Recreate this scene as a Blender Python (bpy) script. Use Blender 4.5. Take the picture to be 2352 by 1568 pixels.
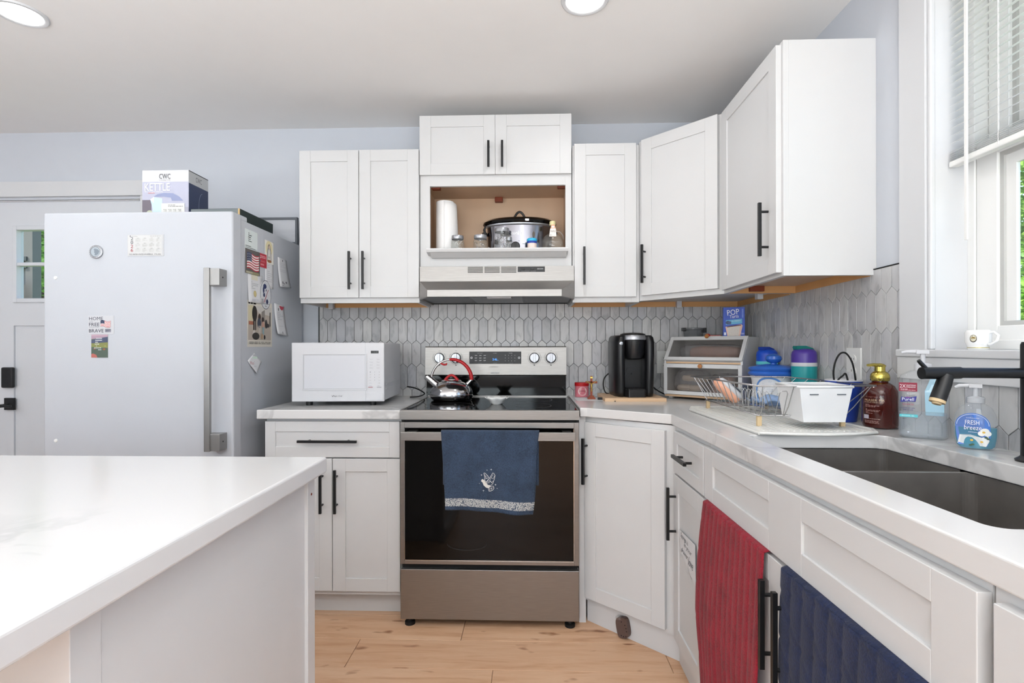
import bpy, math, random
from mathutils import Vector, Matrix
random.seed(7)
for o in list(bpy.data.objects): bpy.data.objects.remove(o)
SC = bpy.context.scene; COL = SC.collection
PI = math.pi
# ------------------------------------------------------------ camera, sky, sun, exposure
cam = bpy.data.cameras.new('camera'); cam.sensor_width = 36; cam.lens = 1200/2352*36
cam.shift_y = 13/2352; cam.clip_start = .02
co = bpy.data.objects.new('camera', cam); COL.objects.link(co)
co.matrix_world = Matrix.Translation((.5544, -2.932, 1.1947)) @ Matrix.Rotation(.0337, 4, 'Z') @ Matrix.Rotation(PI/2, 4, 'X') @ Matrix.Rotation(-.0017, 4, 'Z')
SC.camera = co
w = bpy.data.worlds.new('sky'); SC.world = w; w.use_nodes = True
nt = w.node_tree; nt.nodes.clear()
sk = nt.nodes.new('ShaderNodeTexSky'); sk.sky_type = 'NISHITA'; sk.sun_disc = False; sk.sun_elevation = .85; sk.sun_rotation = 4.2
bg = nt.nodes.new('ShaderNodeBackground'); bg.inputs[1].default_value = .55
ow = nt.nodes.new('ShaderNodeOutputWorld')
nt.links.new(sk.outputs[0], bg.inputs[0]); nt.links.new(bg.outputs[0], ow.inputs[0])
SC.view_settings.view_transform = 'Standard'; SC.view_settings.look = 'None'
SC.view_settings.gamma = 1; SC.view_settings.use_curve_mapping = False
SC.view_settings.exposure = -.07
def lamp(name, kind, loc, energy, size=.1, rot=(0,0,0), color=(1,1,1), **k):
    l = bpy.data.lights.new(name, kind); l.energy = energy; l.color = color
    if kind == 'AREA':
        l.shape = k.get('shape', 'DISK'); l.size = size
        if 'size_y' in k: l.size_y = k['size_y']
    if kind == 'SUN': l.angle = .02
    if 'spread' in k: l.spread = k['spread']
    o = bpy.data.objects.new(name, l); COL.objects.link(o); o.location = loc; o.rotation_euler = rot
    return o
lamp('sun_light', 'SUN', (0, 0, 6), 8.0, rot=(math.radians(14), math.radians(-42), 0), color=(1, .96, .88))
LAMPS = [(-1.34, -1.05), (.755, -1.05), (-1.34, -3.15), (.755, -3.15), (-2.9, -2.1)]
LAMP_W = 3.4
# daylight arriving through the window over the sink
pl = lamp('sink_window_portal', 'AREA', (1.80, -1.855, 1.76), 1, 1.14, (0, PI/2, 0), shape='RECTANGLE', size_y=.9); pl.data.cycles.is_portal = True
lamp('rear_window_fill', 'AREA', (-.6, -6.52, 1.35), 48, 2.4, (PI/2, 0, 0), (.88, .94, 1), shape='RECTANGLE', size_y=1.3)  # added fill lamp, set at the unseen window behind the camera
# added fill: two unseen uplights bounced off the ceiling behind the camera
lamp('ceiling_bounce_fill', 'AREA', (.8, -4.2, 1.0), 150, 1.6, (PI, 0, 0), (.94, .98, 1))
lamp('ceiling_bounce_fill', 'AREA', (-2.6, -4.2, 1.0), 90, 1.6, (PI, 0, 0), (.94, .98, 1))
# ------------------------------------------------------------ helpers
def lin(c):
    if isinstance(c, str):
        c = c.lstrip('#'); c = [int(c[i:i+2], 16)/255 for i in (0, 2, 4)]
        return tuple((x/12.92 if x <= .04045 else ((x+.055)/1.055)**2.4) for x in c)
    return tuple(c)
class MB:
    def __init__(s): s.v = []; s.f = []; s.sm = []; s.c = []; s.col = None
    def add(s, vs, fs, smooth=False, col=None):
        b = len(s.v); s.v += [Vector(p) for p in vs]
        for f in fs:
            s.f.append([b+i for i in f]); s.sm.append(smooth); s.c.append(col or s.col)
        return s
    def box(s, x0, x1, y0, y1, z0, z1, col=None, M=None):
        if x0 > x1: x0, x1 = x1, x0
        if y0 > y1: y0, y1 = y1, y0
        if z0 > z1: z0, z1 = z1, z0
        vs = [Vector((x, y, z)) for z in (z0, z1) for y in (y0, y1) for x in (x0, x1)]
        if M is not None: vs = [M @ p for p in vs]
        return s.add(vs, [(0,2,3,1),(4,5,7,6),(0,1,5,4),(2,6,7,3),(0,4,6,2),(1,3,7,5)], col=col)
    def prism(s, pts, a0, a1, axis='z', smooth=False, col=None):
        n = len(pts)
        def P(p, a): return {'z': (p[0], p[1], a), 'x': (a, p[0], p[1]), 'y': (p[0], a, p[1])}[axis]
        A = sum(pts[i][0]*pts[(i+1)%n][1]-pts[(i+1)%n][0]*pts[i][1] for i in range(n))
        if (A < 0) != (axis == 'y'): pts = pts[::-1]
        lo = [P(p, a0) for p in pts]; hi = [P(p, a1) for p in pts]
        if a0 > a1: lo, hi = hi, lo
        s.add(lo, [tuple(range(n))[::-1]], col=col); s.add(hi, [tuple(range(n))], col=col)
        s.add(lo+hi, [(i, (i+1)%n, n+(i+1)%n, n+i) for i in range(n)], smooth, col)
        return s
    def tube(s, pts, r, seg=8, closed=False, caps=True, smooth=True, col=None):
        pts = [Vector(p) for p in pts]; n = len(pts); R = r if isinstance(r, (list, tuple)) else [r]*n
        T = []
        for i in range(n):
            a = pts[(i-1) % n] if (closed or i) else pts[0]; b = pts[(i+1) % n] if (closed or i < n-1) else pts[-1]
            T.append((b-a).normalized())
        up = Vector((0, 0, 1)) if abs(T[0].z) < .9 else Vector((1, 0, 0))
        N = (up-T[0]*up.dot(T[0])).normalized(); vs = []
        for i in range(n):
            N = (N-T[i]*N.dot(T[i])).normalized(); B = T[i].cross(N)
            vs += [pts[i]+(N*math.cos(2*PI*j/seg)+B*math.sin(2*PI*j/seg))*R[i] for j in range(seg)]
        fs = [(i*seg+j, i*seg+(j+1)%seg, ((i+1)%n)*seg+(j+1)%seg, ((i+1)%n)*seg+j) for i in range(n if closed else n-1) for j in range(seg)]
        s.add(vs, fs, smooth, col)
        if caps and not closed:
            s.add(vs[:seg], [tuple(range(seg))[::-1]], col=col); s.add(vs[-seg:], [tuple(range(seg))], col=col)
        return s
    def lathe(s, prof, c=(0, 0, 0), seg=32, sx=1, sy=1, axis='z', smooth=True, col=None, rot=0, sharp=40):
        # profile (r, h) from bottom to top; profile breaks sharper than the limit get their own vertices
        runs = [[prof[0]]]
        for i in range(1, len(prof)):
            runs[-1].append(prof[i])
            if i < len(prof)-1:
                a = math.atan2(prof[i][1]-prof[i-1][1], prof[i][0]-prof[i-1][0]); b = math.atan2(prof[i+1][1]-prof[i][1], prof[i+1][0]-prof[i][0])
                d = abs((b-a+PI) % (2*PI)-PI)
                if d > math.radians(sharp): runs.append([prof[i]])
        c = Vector(c)
        for run in runs:
            vs = []
            for r, h in run:
                for j in range(seg):
                    a = 2*PI*j/seg+rot; x, y = r*math.cos(a)*sx, r*math.sin(a)*sy
                    p = {'z': (x, y, h), 'y': (x, h, -y), 'x': (h, x, y)}[axis]
                    vs.append(c+Vector(p))
            s.add(vs, [(i*seg+j, i*seg+(j+1)%seg, (i+1)*seg+(j+1)%seg, (i+1)*seg+j) for i in range(len(run)-1) for j in range(seg)], smooth, col)
        return s
    def grid(s, fn, nu, nv, smooth=True, colfn=None, closed_u=False):
        vs = [fn(i/nu, j/nv) for j in range(nv+1) for i in range(nu+1)]
        fs = [(j*(nu+1)+i, j*(nu+1)+i+1, (j+1)*(nu+1)+i+1, (j+1)*(nu+1)+i) for j in range(nv) for i in range(nu)]
        b = len(s.v); s.v += [Vector(p) for p in vs]
        for k, f in enumerate(fs):
            s.f.append([b+i for i in f]); s.sm.append(smooth)
            s.c.append(colfn((k % nu+.5)/nu, (k//nu+.5)/nv) if colfn else s.col)
        return s
    def xf(s, M):
        s.v = [M @ p for p in s.v]
        if M.determinant() < 0: s.f = [f[::-1] for f in s.f]
        return s
def smooth(P, k=5):
    P = [Vector(p) for p in P]; out = []
    for i in range(len(P)-1):
        a, b, c, d = P[max(0, i-1)], P[i], P[i+1], P[min(len(P)-1, i+2)]
        for j in range(k):
            t = j/k; out.append(.5*((2*b)+(c-a)*t+(2*a-5*b+4*c-d)*t*t+(3*b-a-3*c+d)*t**3))
    return out+[P[-1]]
MATW = {}
def KZ(y): return -.012*y
def warp(p):
    return Vector((p.x, p.y, p.z + KZ(p.y)*max(0, min(1, p.z/.9))))
def tag(o, label=None, cat=None, group=None, kind=None):
    if label: o['label'] = label
    if cat: o['category'] = cat
    if group: o['group'] = group
    if kind: o['kind'] = kind
    return o
def thing(name, label, cat, loc=(0, 0, 0), rotz=0, group=None, M=None):
    o = bpy.data.objects.new(name, None); COL.objects.link(o); o.empty_display_size = .05
    if M is None: M = Matrix.Translation(loc) @ Matrix.Rotation(rotz, 4, 'Z')
    o.matrix_world = M; MATW[o.name] = M.copy()
    return tag(o, label, cat, group)
def obj(name, mb, mat, parent=None, world=False, bevel=0, warped=False, loc=None, solid=0, seg=2, kind=None, label=None):
    vs = mb.v
    if warped: vs = [warp(p) for p in vs]
    PM = Matrix.Identity(4)
    if parent is not None: PM = MATW[parent.name]
    M = Matrix.Identity(4)
    if parent is None and loc is not None:
        M = Matrix.Translation(loc)
        if world: vs = [p-Vector(loc) for p in vs]
    elif world and parent is not None:
        I = PM.inverted(); vs = [I @ p for p in vs]
    me = bpy.data.meshes.new(name); me.from_pydata([tuple(p) for p in vs], [], mb.f)
    mats = mat if isinstance(mat, (list, tuple)) else [mat]
    for m in mats: me.materials.append(m)
    me.polygons.foreach_set('use_smooth', mb.sm)
    if any(isinstance(c, tuple) or isinstance(c, str) for c in mb.c):
        at = me.color_attributes.new('Col', 'FLOAT_COLOR', 'CORNER'); buf = []
        for f, c in zip(mb.f, mb.c):
            q = lin(c or '#ffffff'); buf += [q[0], q[1], q[2], 1]*len(f)
        at.data.foreach_set('color', buf)
    elif any(isinstance(c, int) for c in mb.c):
        me.polygons.foreach_set('material_index', [c or 0 for c in mb.c])
    me.update()
    o = bpy.data.objects.new(name, me); COL.objects.link(o)
    if parent is not None: o.parent = parent; MATW[o.name] = PM.copy()
    else: o.matrix_world = M; MATW[o.name] = M.copy()
    if solid:
        md = o.modifiers.new('thick', 'SOLIDIFY'); md.thickness = solid; md.offset = 0
    if bevel:
        md = o.modifiers.new('bevel', 'BEVEL'); md.width = bevel; md.segments = seg; md.limit_method = 'ANGLE'; md.angle_limit = .6
    if kind: o['kind'] = kind
    if label: o['label'] = label
    return o
# ------------------------------------------------------------ materials (all node based)
def nmat(name):
    m = bpy.data.materials.new(name); m.use_nodes = True
    return m, m.node_tree, m.node_tree.nodes['Principled BSDF']
def N(t, ty, **k):
    n = t.nodes.new('ShaderNode'+ty)
    for a, b in k.items():
        if hasattr(n, a): setattr(n, a, b)
    return n
def mat(name, color, rough=.5, metal=0, noise=.03, nscale=12, bump=0, bscale=200, spec=.5, stretch=None, coat=0, emit=0, trans=0, ior=1.45, sheen=0, rvar=0, alpha=1):
    m, t, b = nmat(name); c = lin(color)
    tc = N(t, 'TexCoord'); mp = N(t, 'Mapping'); t.links.new(tc.outputs['Object'], mp.inputs[0])
    if stretch: mp.inputs['Scale'].default_value = stretch
    nz = N(t, 'TexNoise'); nz.inputs['Scale'].default_value = nscale; nz.inputs['Detail'].default_value = 4
    t.links.new(mp.outputs[0], nz.inputs[0])
    mr = N(t, 'MapRange'); mr.inputs['To Min'].default_value = 1-noise*1.6; mr.inputs['To Max'].default_value = 1+noise*1.6
    t.links.new(nz.outputs[0], mr.inputs[0])
    mx = N(t, 'VectorMath', operation='SCALE'); mx.inputs[0].default_value = c; t.links.new(mr.outputs[0], mx.inputs['Scale'])
    t.links.new(mx.outputs[0], b.inputs['Base Color'])
    b.inputs['Roughness'].default_value = rough; b.inputs['Metallic'].default_value = metal
    b.inputs['Specular IOR Level'].default_value = spec; b.inputs['IOR'].default_value = ior
    if rvar:
        r2 = N(t, 'MapRange'); r2.inputs['To Min'].default_value = rough-rvar; r2.inputs['To Max'].default_value = rough+rvar
        t.links.new(nz.outputs[0], r2.inputs[0]); t.links.new(r2.outputs[0], b.inputs['Roughness'])
    if coat: b.inputs['Coat Weight'].default_value = coat; b.inputs['Coat Roughness'].default_value = .05
    if trans: b.inputs['Transmission Weight'].default_value = trans
    if sheen: b.inputs['Sheen Weight'].default_value = sheen
    if alpha < 1: b.inputs['Alpha'].default_value = alpha
    if emit:
        b.inputs['Emission Color'].default_value = (*c, 1); b.inputs['Emission Strength'].default_value = emit
    if bump:
        n2 = N(t, 'TexNoise'); n2.inputs['Scale'].default_value = bscale; n2.inputs['Detail'].default_value = 3
        t.links.new(mp.outputs[0], n2.inputs[0]); bp = N(t, 'Bump'); bp.inputs['Strength'].default_value = bump; bp.inputs['Distance'].default_value = .002
        t.links.new(n2.outputs[0], bp.inputs['Height']); t.links.new(bp.outputs[0], b.inputs['Normal'])
    return m
def ramp(t, fac, stops):
    r = N(t, 'ValToRGB'); e = r.color_ramp.elements
    while len(e) < len(stops): e.new(.5)
    for i, (p, c) in enumerate(stops): e[i].position = p; e[i].color = (*lin(c), 1)
    t.links.new(fac, r.inputs[0]); return r.outputs[0]
def mixc(t, a, b, f, mode='MIX'):
    m = N(t, 'Mix', data_type='RGBA', blend_type=mode)
    if isinstance(f, (int, float)): m.inputs[0].default_value = f
    else: t.links.new(f, m.inputs[0])
    for s, q in ((6, a), (7, b)):
        if isinstance(q, (str, tuple)): m.inputs[s].default_value = (*lin(q), 1)
        else: t.links.new(q, m.inputs[s])
    return m.outputs[2]
def glass_mat(name, tint=(1, 1, 1), refl=.06, rough=.02, op=0, opcol='#ffffff'):
    # thin clear sheet: see-through with a fresnel gloss, optional milky share
    m, t, b = nmat(name); out = t.nodes['Material Output']; t.nodes.remove(b)
    tr = N(t, 'BsdfTransparent'); tr.inputs[0].default_value = (*lin(tint), 1)
    gl = N(t, 'BsdfGlossy'); gl.inputs['Roughness'].default_value = rough
    fr = N(t, 'Fresnel'); ge = N(t, 'NewGeometry'); mi = N(t, 'MapRange'); mi.inputs['To Min'].default_value = 1.45; mi.inputs['To Max'].default_value = 1/1.45
    t.links.new(ge.outputs['Backfacing'], mi.inputs[0]); t.links.new(mi.outputs[0], fr.inputs[0])
    mx = N(t, 'MixShader'); t.links.new(fr.outputs[0], mx.inputs[0]); t.links.new(tr.outputs[0], mx.inputs[1]); t.links.new(gl.outputs[0], mx.inputs[2])
    last = mx.outputs[0]
    if op:
        df = N(t, 'BsdfDiffuse'); df.inputs[0].default_value = (*lin(opcol), 1)
        m2 = N(t, 'MixShader'); m2.inputs[0].default_value = op
        t.links.new(last, m2.inputs[1]); t.links.new(df.outputs[0], m2.inputs[2]); last = m2.outputs[0]
    t.links.new(last, out.inputs[0]); return m
M_ = {}
M_['wall'] = mat('wall_paint', '#c6cad1', .6, noise=.01, bump=.12, bscale=350)
M_['ceil'] = mat('ceiling_paint', '#eceae8', .8, noise=.008, bump=.1, bscale=300)
M_['cab'] = mat('white_cabinet_paint', '#cecece', .38, noise=.008, bump=.03, bscale=120)
M_['trim'] = mat('white_trim_paint', '#d0d1d3', .4, noise=.008)
M_['door'] = mat('white_door_paint', '#d0d3d8', .45, noise=.008)
M_['fridge'] = mat('white_enamel', '#bec1c7', .33, noise=.01, bump=.12, bscale=420)
M_['mw'] = mat('white_plastic', '#c8c8cb', .35, noise=.008)
M_['black'] = mat('black_metal', '#101113', .38, noise=.05)
M_['blackp'] = mat('black_plastic', '#121214', .3, noise=.05, rvar=.06)
M_['blackglass'] = mat('black_glass', '#050505', .06, noise=.02, spec=.35)
M_['gap'] = mat('dark_gap', '#0b0b0c', .8)
M_['maple'] = mat('maple_veneer', '#c6a88c', .5, noise=.10, nscale=6, stretch=(1, 1, .25))
M_['rail'] = mat('birch_rail', '#cf9c66', .5, noise=.10, nscale=9, stretch=(.3, 1, 1))
M_['corner'] = mat('red_brown_plastic', '#7b3419', .45)
M_['brown'] = mat('brown_plastic', '#5c4a45', .45, noise=.06)
M_['white'] = mat('white_glaze', '#eeeeec', .2, noise=.005)
M_['paper'] = mat('white_paper', '#d9d9db', .75, noise=.01)
M_['lens'] = mat('lamp_lens', '#ffffff', .5, emit=9)
M_['chrome'] = mat('chrome', '#c9c9cb', .12, 1, noise=.02)
M_['silver'] = mat('silver_plastic', '#a9abb0', .3, .7, noise=.02)
M_['fhandle'] = mat('satin_nickel', '#9d9c9a', .38, .85, noise=.03, stretch=(1, 1, .1))
M_['gold'] = mat('gold_metal', '#cdbb62', .22, 1, noise=.03)
M_['red'] = mat('red_silicone', '#b3161c', .38, noise=.02)
M_['blueg'] = mat('blue_glaze', '#2f63bb', .12, noise=.10, nscale=20)
M_['bluep'] = mat('royal_blue_plastic', '#1f3f9e', .35)
M_['bluel'] = mat('bright_blue_plastic', '#1c4fc4', .35)
M_['aqua'] = mat('aqua_plastic', '#62cbd3', .35)
M_['teal'] = mat('teal_bottle', '#1f8f93', .35, noise=.02)
M_['purple'] = mat('purple_plastic', '#4a3590', .35)
M_['green'] = mat('green_plastic', '#14706a', .35)
M_['peach'] = mat('peach_plastic', '#e6a98c', .3)
M_['amber'] = mat('amber_plastic', '#420d06', .12, noise=.12, nscale=14, coat=.4)
M_['cyan'] = mat('cyan_lid', '#35b4dd', .35)
M_['pink'] = mat('pale_powder', '#ead6cc', .6)
M_['cap'] = mat('cream_cap', '#dcd3a2', .4)
M_['bamboo'] = mat('bamboo', '#cfae8b', .5, noise=.12, nscale=10, stretch=(.15, 2, 2))
M_['knobwood'] = mat('wooden_knob', '#a8703f', .45, noise=.06)
M_['cruc'] = mat('crucifix_wood', '#8a3f24', .45, noise=.1)
M_['nickel'] = mat('chrome_wire', '#b9b9ba', .25, 1)
M_['foot'] = mat('aged_rubber', '#cdb48c', .5)
M_['mat_'] = mat('drain_mat', '#e3e2dd', .35, noise=.01)
M_['tub'] = mat('white_caddy', '#e6e6e6', .4)
M_['steeldark'] = mat('hood_underside', '#6c6d6f', .45, .7)
M_['rubber'] = mat('black_rubber', '#0c0c0d', .6)
M_['stucco'] = mat('grey_siding', '#6a6862', .7, noise=.06)
M_['bark'] = mat('bark', '#5a4a38', .85, noise=.2)
M_['grass'] = mat('grass', '#5b7d2e', .9, noise=.3, nscale=3)
M_['darkbox'] = mat('dark_green_card', '#26312f', .6)
M_['frameg'] = mat('grey_frame', '#5f646b', .5)
M_['blind'] = mat('white_vinyl', '#ececea', .4, noise=.004)
def slatmat():
    m, t, b = nmat('translucent_slat'); out = t.nodes['Material Output']; b.inputs['Base Color'].default_value = (.92, .92, .91, 1); b.inputs['Roughness'].default_value = .4
    tr = N(t, 'BsdfTranslucent'); tr.inputs[0].default_value = (.85, .85, .83, 1); mx = N(t, 'MixShader'); mx.inputs[0].default_value = .4
    t.links.new(b.outputs[0], mx.inputs[1]); t.links.new(tr.outputs[0], mx.inputs[2]); t.links.new(mx.outputs[0], out.inputs[0]); return m
M_['slat'] = slatmat(); M_['bead'] = mat('grey_glazing_bead', '#bdbdba', .4)
M_['outlet'] = mat('ivory_plate', '#e0e0de', .35, noise=.004)
M_['towelroll'] = mat('paper_towel', '#f0efee', .9, noise=.015, bump=.4, bscale=160)
M_['glass'] = glass_mat('window_glass', (.97, .98, .98))
M_['jarglass'] = glass_mat('jar_glass', (.95, .96, .95), rough=.05, op=.06, opcol='#d9dad6')
M_['clear'] = glass_mat('clear_plastic', (.96, .97, .975), rough=.04, op=.10, opcol='#dfe3e8')
M_['gel'] = glass_mat('clear_gel', (.93, .95, .97), rough=.05, op=.16, opcol='#cfd9e2')
M_['soapblue'] = glass_mat('blue_soap', (.2, .68, .82), rough=.05, op=.5, opcol='#35a9c6')
M_['tint'] = glass_mat('smoky_acrylic', (.90, .89, .88), rough=.04, op=.05, opcol='#8a8684')
M_['smoke'] = glass_mat('smoky_plastic', (.72, .73, .74), rough=.06, op=.35, opcol='#8b8d90')
M_['chromed'] = mat('polished_steel', '#85858c', .16, 1, noise=.02)
M_['wrap'] = glass_mat('plastic_wrap', (.9, .9, .92), rough=.12, op=.22, opcol='#dedee2')
def steel(name, color='#a7a7a8', rough=.3, axis=(1, 1, 60)):
    m, t, b = nmat(name); tc = N(t, 'TexCoord'); mp = N(t, 'Mapping'); mp.inputs['Scale'].default_value = axis
    t.links.new(tc.outputs['Object'], mp.inputs[0]); nz = N(t, 'TexNoise'); nz.inputs['Scale'].default_value = 14; nz.inputs['Detail'].default_value = 5
    t.links.new(mp.outputs[0], nz.inputs[0]); c = lin(color)
    t.links.new(ramp(t, nz.outputs[0], [(.3, tuple(x*.86 for x in c)), (.7, tuple(min(1, x*1.1) for x in c))]), b.inputs['Base Color'])
    b.inputs['Metallic'].default_value = 1; b.inputs['Roughness'].default_value = rough
    mr = N(t, 'MapRange'); mr.inputs['To Min'].default_value = rough-.06; mr.inputs['To Max'].default_value = rough+.08
    t.links.new(nz.outputs[0], mr.inputs[0]); t.links.new(mr.outputs[0], b.inputs['Roughness'])
    bp = N(t, 'Bump'); bp.inputs['Strength'].default_value = .05; bp.inputs['Distance'].default_value = .001
    t.links.new(nz.outputs[0], bp.inputs['Height']); t.links.new(bp.outputs[0], b.inputs['Normal'])
    b.inputs['Anisotropic'].default_value = .5
    return m
M_['steel'] = steel('brushed_steel', '#9b9895', .42)
M_['sink'] = steel('gunmetal_sink', '#75716d', .5, (1, 1, 1))
M_['sink'].node_tree.nodes['Principled BSDF'].inputs['Metallic'].default_value = .55
def quartz():
    m, t, b = nmat('veined_quartz'); tc = N(t, 'TexCoord')
    wv = N(t, 'TexNoise'); wv.inputs['Scale'].default_value = 1.6; wv.inputs['Detail'].default_value = 3
    t.links.new(tc.outputs['Object'], wv.inputs[0])
    ad = N(t, 'VectorMath', operation='MULTIPLY_ADD'); ad.inputs[1].default_value = (.9, .9, .9)
    t.links.new(wv.outputs[1], ad.inputs[0]); t.links.new(tc.outputs['Object'], ad.inputs[2])
    n2 = N(t, 'TexNoise'); n2.inputs['Scale'].default_value = 1.1; n2.inputs['Detail'].default_value = 6; n2.inputs['Roughness'].default_value = .55
    t.links.new(ad.outputs[0], n2.inputs[0])
    v = ramp(t, n2.outputs[0], [(.484, '#ffffff'), (.498, '#e2e2e2'), (.503, '#dfdfe0'), (.520, '#ffffff')])
    n3 = N(t, 'TexNoise'); n3.inputs['Scale'].default_value = 1.3; t.links.new(tc.outputs['Object'], n3.inputs[0])
    k = ramp(t, n3.outputs[0], [(.45, '#000000'), (.62, '#ffffff')])
    c = mixc(t, '#d3d2d1', v, k, 'MULTIPLY'); t.links.new(c, b.inputs['Base Color'])
    b.inputs['Roughness'].default_value = .16; b.inputs['Specular IOR Level'].default_value = .5
    return m
M_['quartz'] = quartz()
def tilemat():
    m, t, b = nmat('grey_marble_tile'); tc = N(t, 'TexCoord'); oi = N(t, 'ObjectInfo')
    sc = N(t, 'VectorMath', operation='SCALE'); cb = N(t, 'CombineXYZ')
    for i in range(3): t.links.new(oi.outputs['Random'], cb.inputs[i])
    t.links.new(cb.outputs[0], sc.inputs[0]); sc.inputs['Scale'].default_value = 37
    ad = N(t, 'VectorMath', operation='ADD'); t.links.new(tc.outputs['Object'], ad.inputs[0]); t.links.new(sc.outputs[0], ad.inputs[1])
    mp = N(t, 'Mapping'); mp.inputs['Rotation'].default_value = (0, .8, .8); mp.inputs['Scale'].default_value = (1, 1, .35); t.links.new(ad.outputs[0], mp.inputs[0])
    nz = N(t, 'TexNoise'); nz.inputs['Scale'].default_value = 26; nz.inputs['Detail'].default_value = 6; nz.inputs['Distortion'].default_value = 1.2
    t.links.new(mp.outputs[0], nz.inputs[0])
    base = ramp(t, oi.outputs['Random'], [(0, '#b4b4b6'), (.35, '#c2c2c4'), (.7, '#cbcac8'), (1, '#bcbdc2')])
    v = ramp(t, nz.outputs[0], [(.33, '#8f9095'), (.47, '#e9e9e8'), (.75, '#ffffff')])
    t.links.new(mixc(t, base, v, .42, 'MULTIPLY'), b.inputs['Base Color']); b.inputs['Roughness'].default_value = .32
    return m
M_['tile'] = tilemat()
M_['grout'] = mat('grey_grout', '#57575a', .9, noise=.05)
def plankmat():
    m, t, b = nmat('oak_plank'); tc = N(t, 'TexCoord'); oi = N(t, 'ObjectInfo')
    sc = N(t, 'VectorMath', operation='SCALE'); cb = N(t, 'CombineXYZ')
    for i in range(3): t.links.new(oi.outputs['Random'], cb.inputs[i])
    t.links.new(cb.outputs[0], sc.inputs[0]); sc.inputs['Scale'].default_value = 53
    ad = N(t, 'VectorMath', operation='ADD'); t.links.new(tc.outputs['Object'], ad.inputs[0]); t.links.new(sc.outputs[0], ad.inputs[1])
    mp = N(t, 'Mapping'); mp.inputs['Scale'].default_value = (1, 9, 1); t.links.new(ad.outputs[0], mp.inputs[0])
    nz = N(t, 'TexNoise'); nz.inputs['Scale'].default_value = 3.2; nz.inputs['Detail'].default_value = 8; nz.inputs['Roughness'].default_value = .62; nz.inputs['Distortion'].default_value = .7
    t.links.new(mp.outputs[0], nz.inputs[0])
    g = ramp(t, nz.outputs[0], [(.28, '#c29674'), (.45, '#d3aa88'), (.6, '#dbb696'), (.78, '#cfa988')])
    vo = N(t, 'TexNoise'); vo.inputs['Scale'].default_value = 7; vo.inputs['Detail'].default_value = 2
    m2 = N(t, 'Mapping'); m2.inputs['Scale'].default_value = (1, 2.2, 1); t.links.new(ad.outputs[0], m2.inputs[0]); t.links.new(m2.outputs[0], vo.inputs[0])
    k = ramp(t, vo.outputs[0], [(.66, '#000000'), (.75, '#ffffff')])
    c = mixc(t, g, '#8c5c3c', k)
    tn = ramp(t, oi.outputs['Random'], [(0, '#f2ece6'), (1, '#ffffff')])
    t.links.new(mixc(t, c, tn, 1.0, 'MULTIPLY'), b.inputs['Base Color']); b.inputs['Roughness'].default_value = .42
    bp = N(t, 'Bump'); bp.inputs['Strength'].default_value = .12; bp.inputs['Distance'].default_value = .002; t.links.new(nz.outputs[0], bp.inputs['Height']); t.links.new(bp.outputs[0], b.inputs['Normal'])
    return m
M_['plank'] = plankmat()
def leafmat(name, c1, c2):
    m, t, b = nmat(name); out = t.nodes['Material Output']; tc = N(t, 'TexCoord')
    nz = N(t, 'TexNoise'); nz.inputs['Scale'].default_value = 5; t.links.new(tc.outputs['Object'], nz.inputs[0])
    c = ramp(t, nz.outputs[0], [(.35, c1), (.65, c2)])
    tr = N(t, 'BsdfTranslucent'); t.links.new(c, tr.inputs[0]); t.links.new(c, b.inputs['Base Color']); b.inputs['Roughness'].default_value = .5
    mx = N(t, 'MixShader'); mx.inputs[0].default_value = .35; t.links.new(b.outputs[0], mx.inputs[1]); t.links.new(tr.outputs[0], mx.inputs[2]); t.links.new(mx.outputs[0], out.inputs[0])
    return m
M_['leaf'] = leafmat('green_leaves', '#5f9a34', '#b4d96a')
def printmat():
    m, t, b = nmat('printed_colours'); a = N(t, 'VertexColor'); a.layer_name = 'Col'
    t.links.new(a.outputs[0], b.inputs['Base Color']); b.inputs['Roughness'].default_value = .45; return m
M_['print'] = printmat()
def glowprint():
    m, t, b = nmat('display_digits'); a = N(t, 'VertexColor'); a.layer_name = 'Col'
    t.links.new(a.outputs[0], b.inputs['Base Color']); t.links.new(a.outputs[0], b.inputs['Emission Color']); b.inputs['Emission Strength'].default_value = 1.2; return m
M_['glow'] = glowprint()
def fabric(name, c, scale, kind):
    m, t, b = nmat(name); tc = N(t, 'TexCoord'); cc = lin(c)
    nz = N(t, 'TexNoise'); nz.inputs['Scale'].default_value = 260; nz.inputs['Detail'].default_value = 3; t.links.new(tc.outputs['Object'], nz.inputs[0])
    n2 = N(t, 'TexNoise'); n2.inputs['Scale'].default_value = 14; n2.inputs['Detail'].default_value = 4; t.links.new(tc.outputs['Object'], n2.inputs[0])
    a = ramp(t, nz.outputs[0], [(.3, tuple(x*.65 for x in cc)), (.7, tuple(min(1, x*1.25) for x in cc))])
    s = ramp(t, n2.outputs[0], [(.3, '#d0d0d0'), (.7, '#ffffff')])
    t.links.new(mixc(t, a, s, 1.0, 'MULTIPLY'), b.inputs['Base Color']); b.inputs['Roughness'].default_value = .95
    b.inputs['Sheen Weight'].default_value = .08
    bp = N(t, 'Bump'); bp.inputs['Strength'].default_value = .7; bp.inputs['Distance'].default_value = .002; t.links.new(nz.outputs[0], bp.inputs['Height']); t.links.new(bp.outputs[0], b.inputs['Normal'])
    return m
M_['towelblue'] = fabric('slate_blue_terry', '#36475f', 1, 0)
M_['towelred'] = fabric('red_terry', '#98162b', 1, 0)
M_['towelnavy'] = fabric('navy_terry', '#152348', 1, 0)
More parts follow.
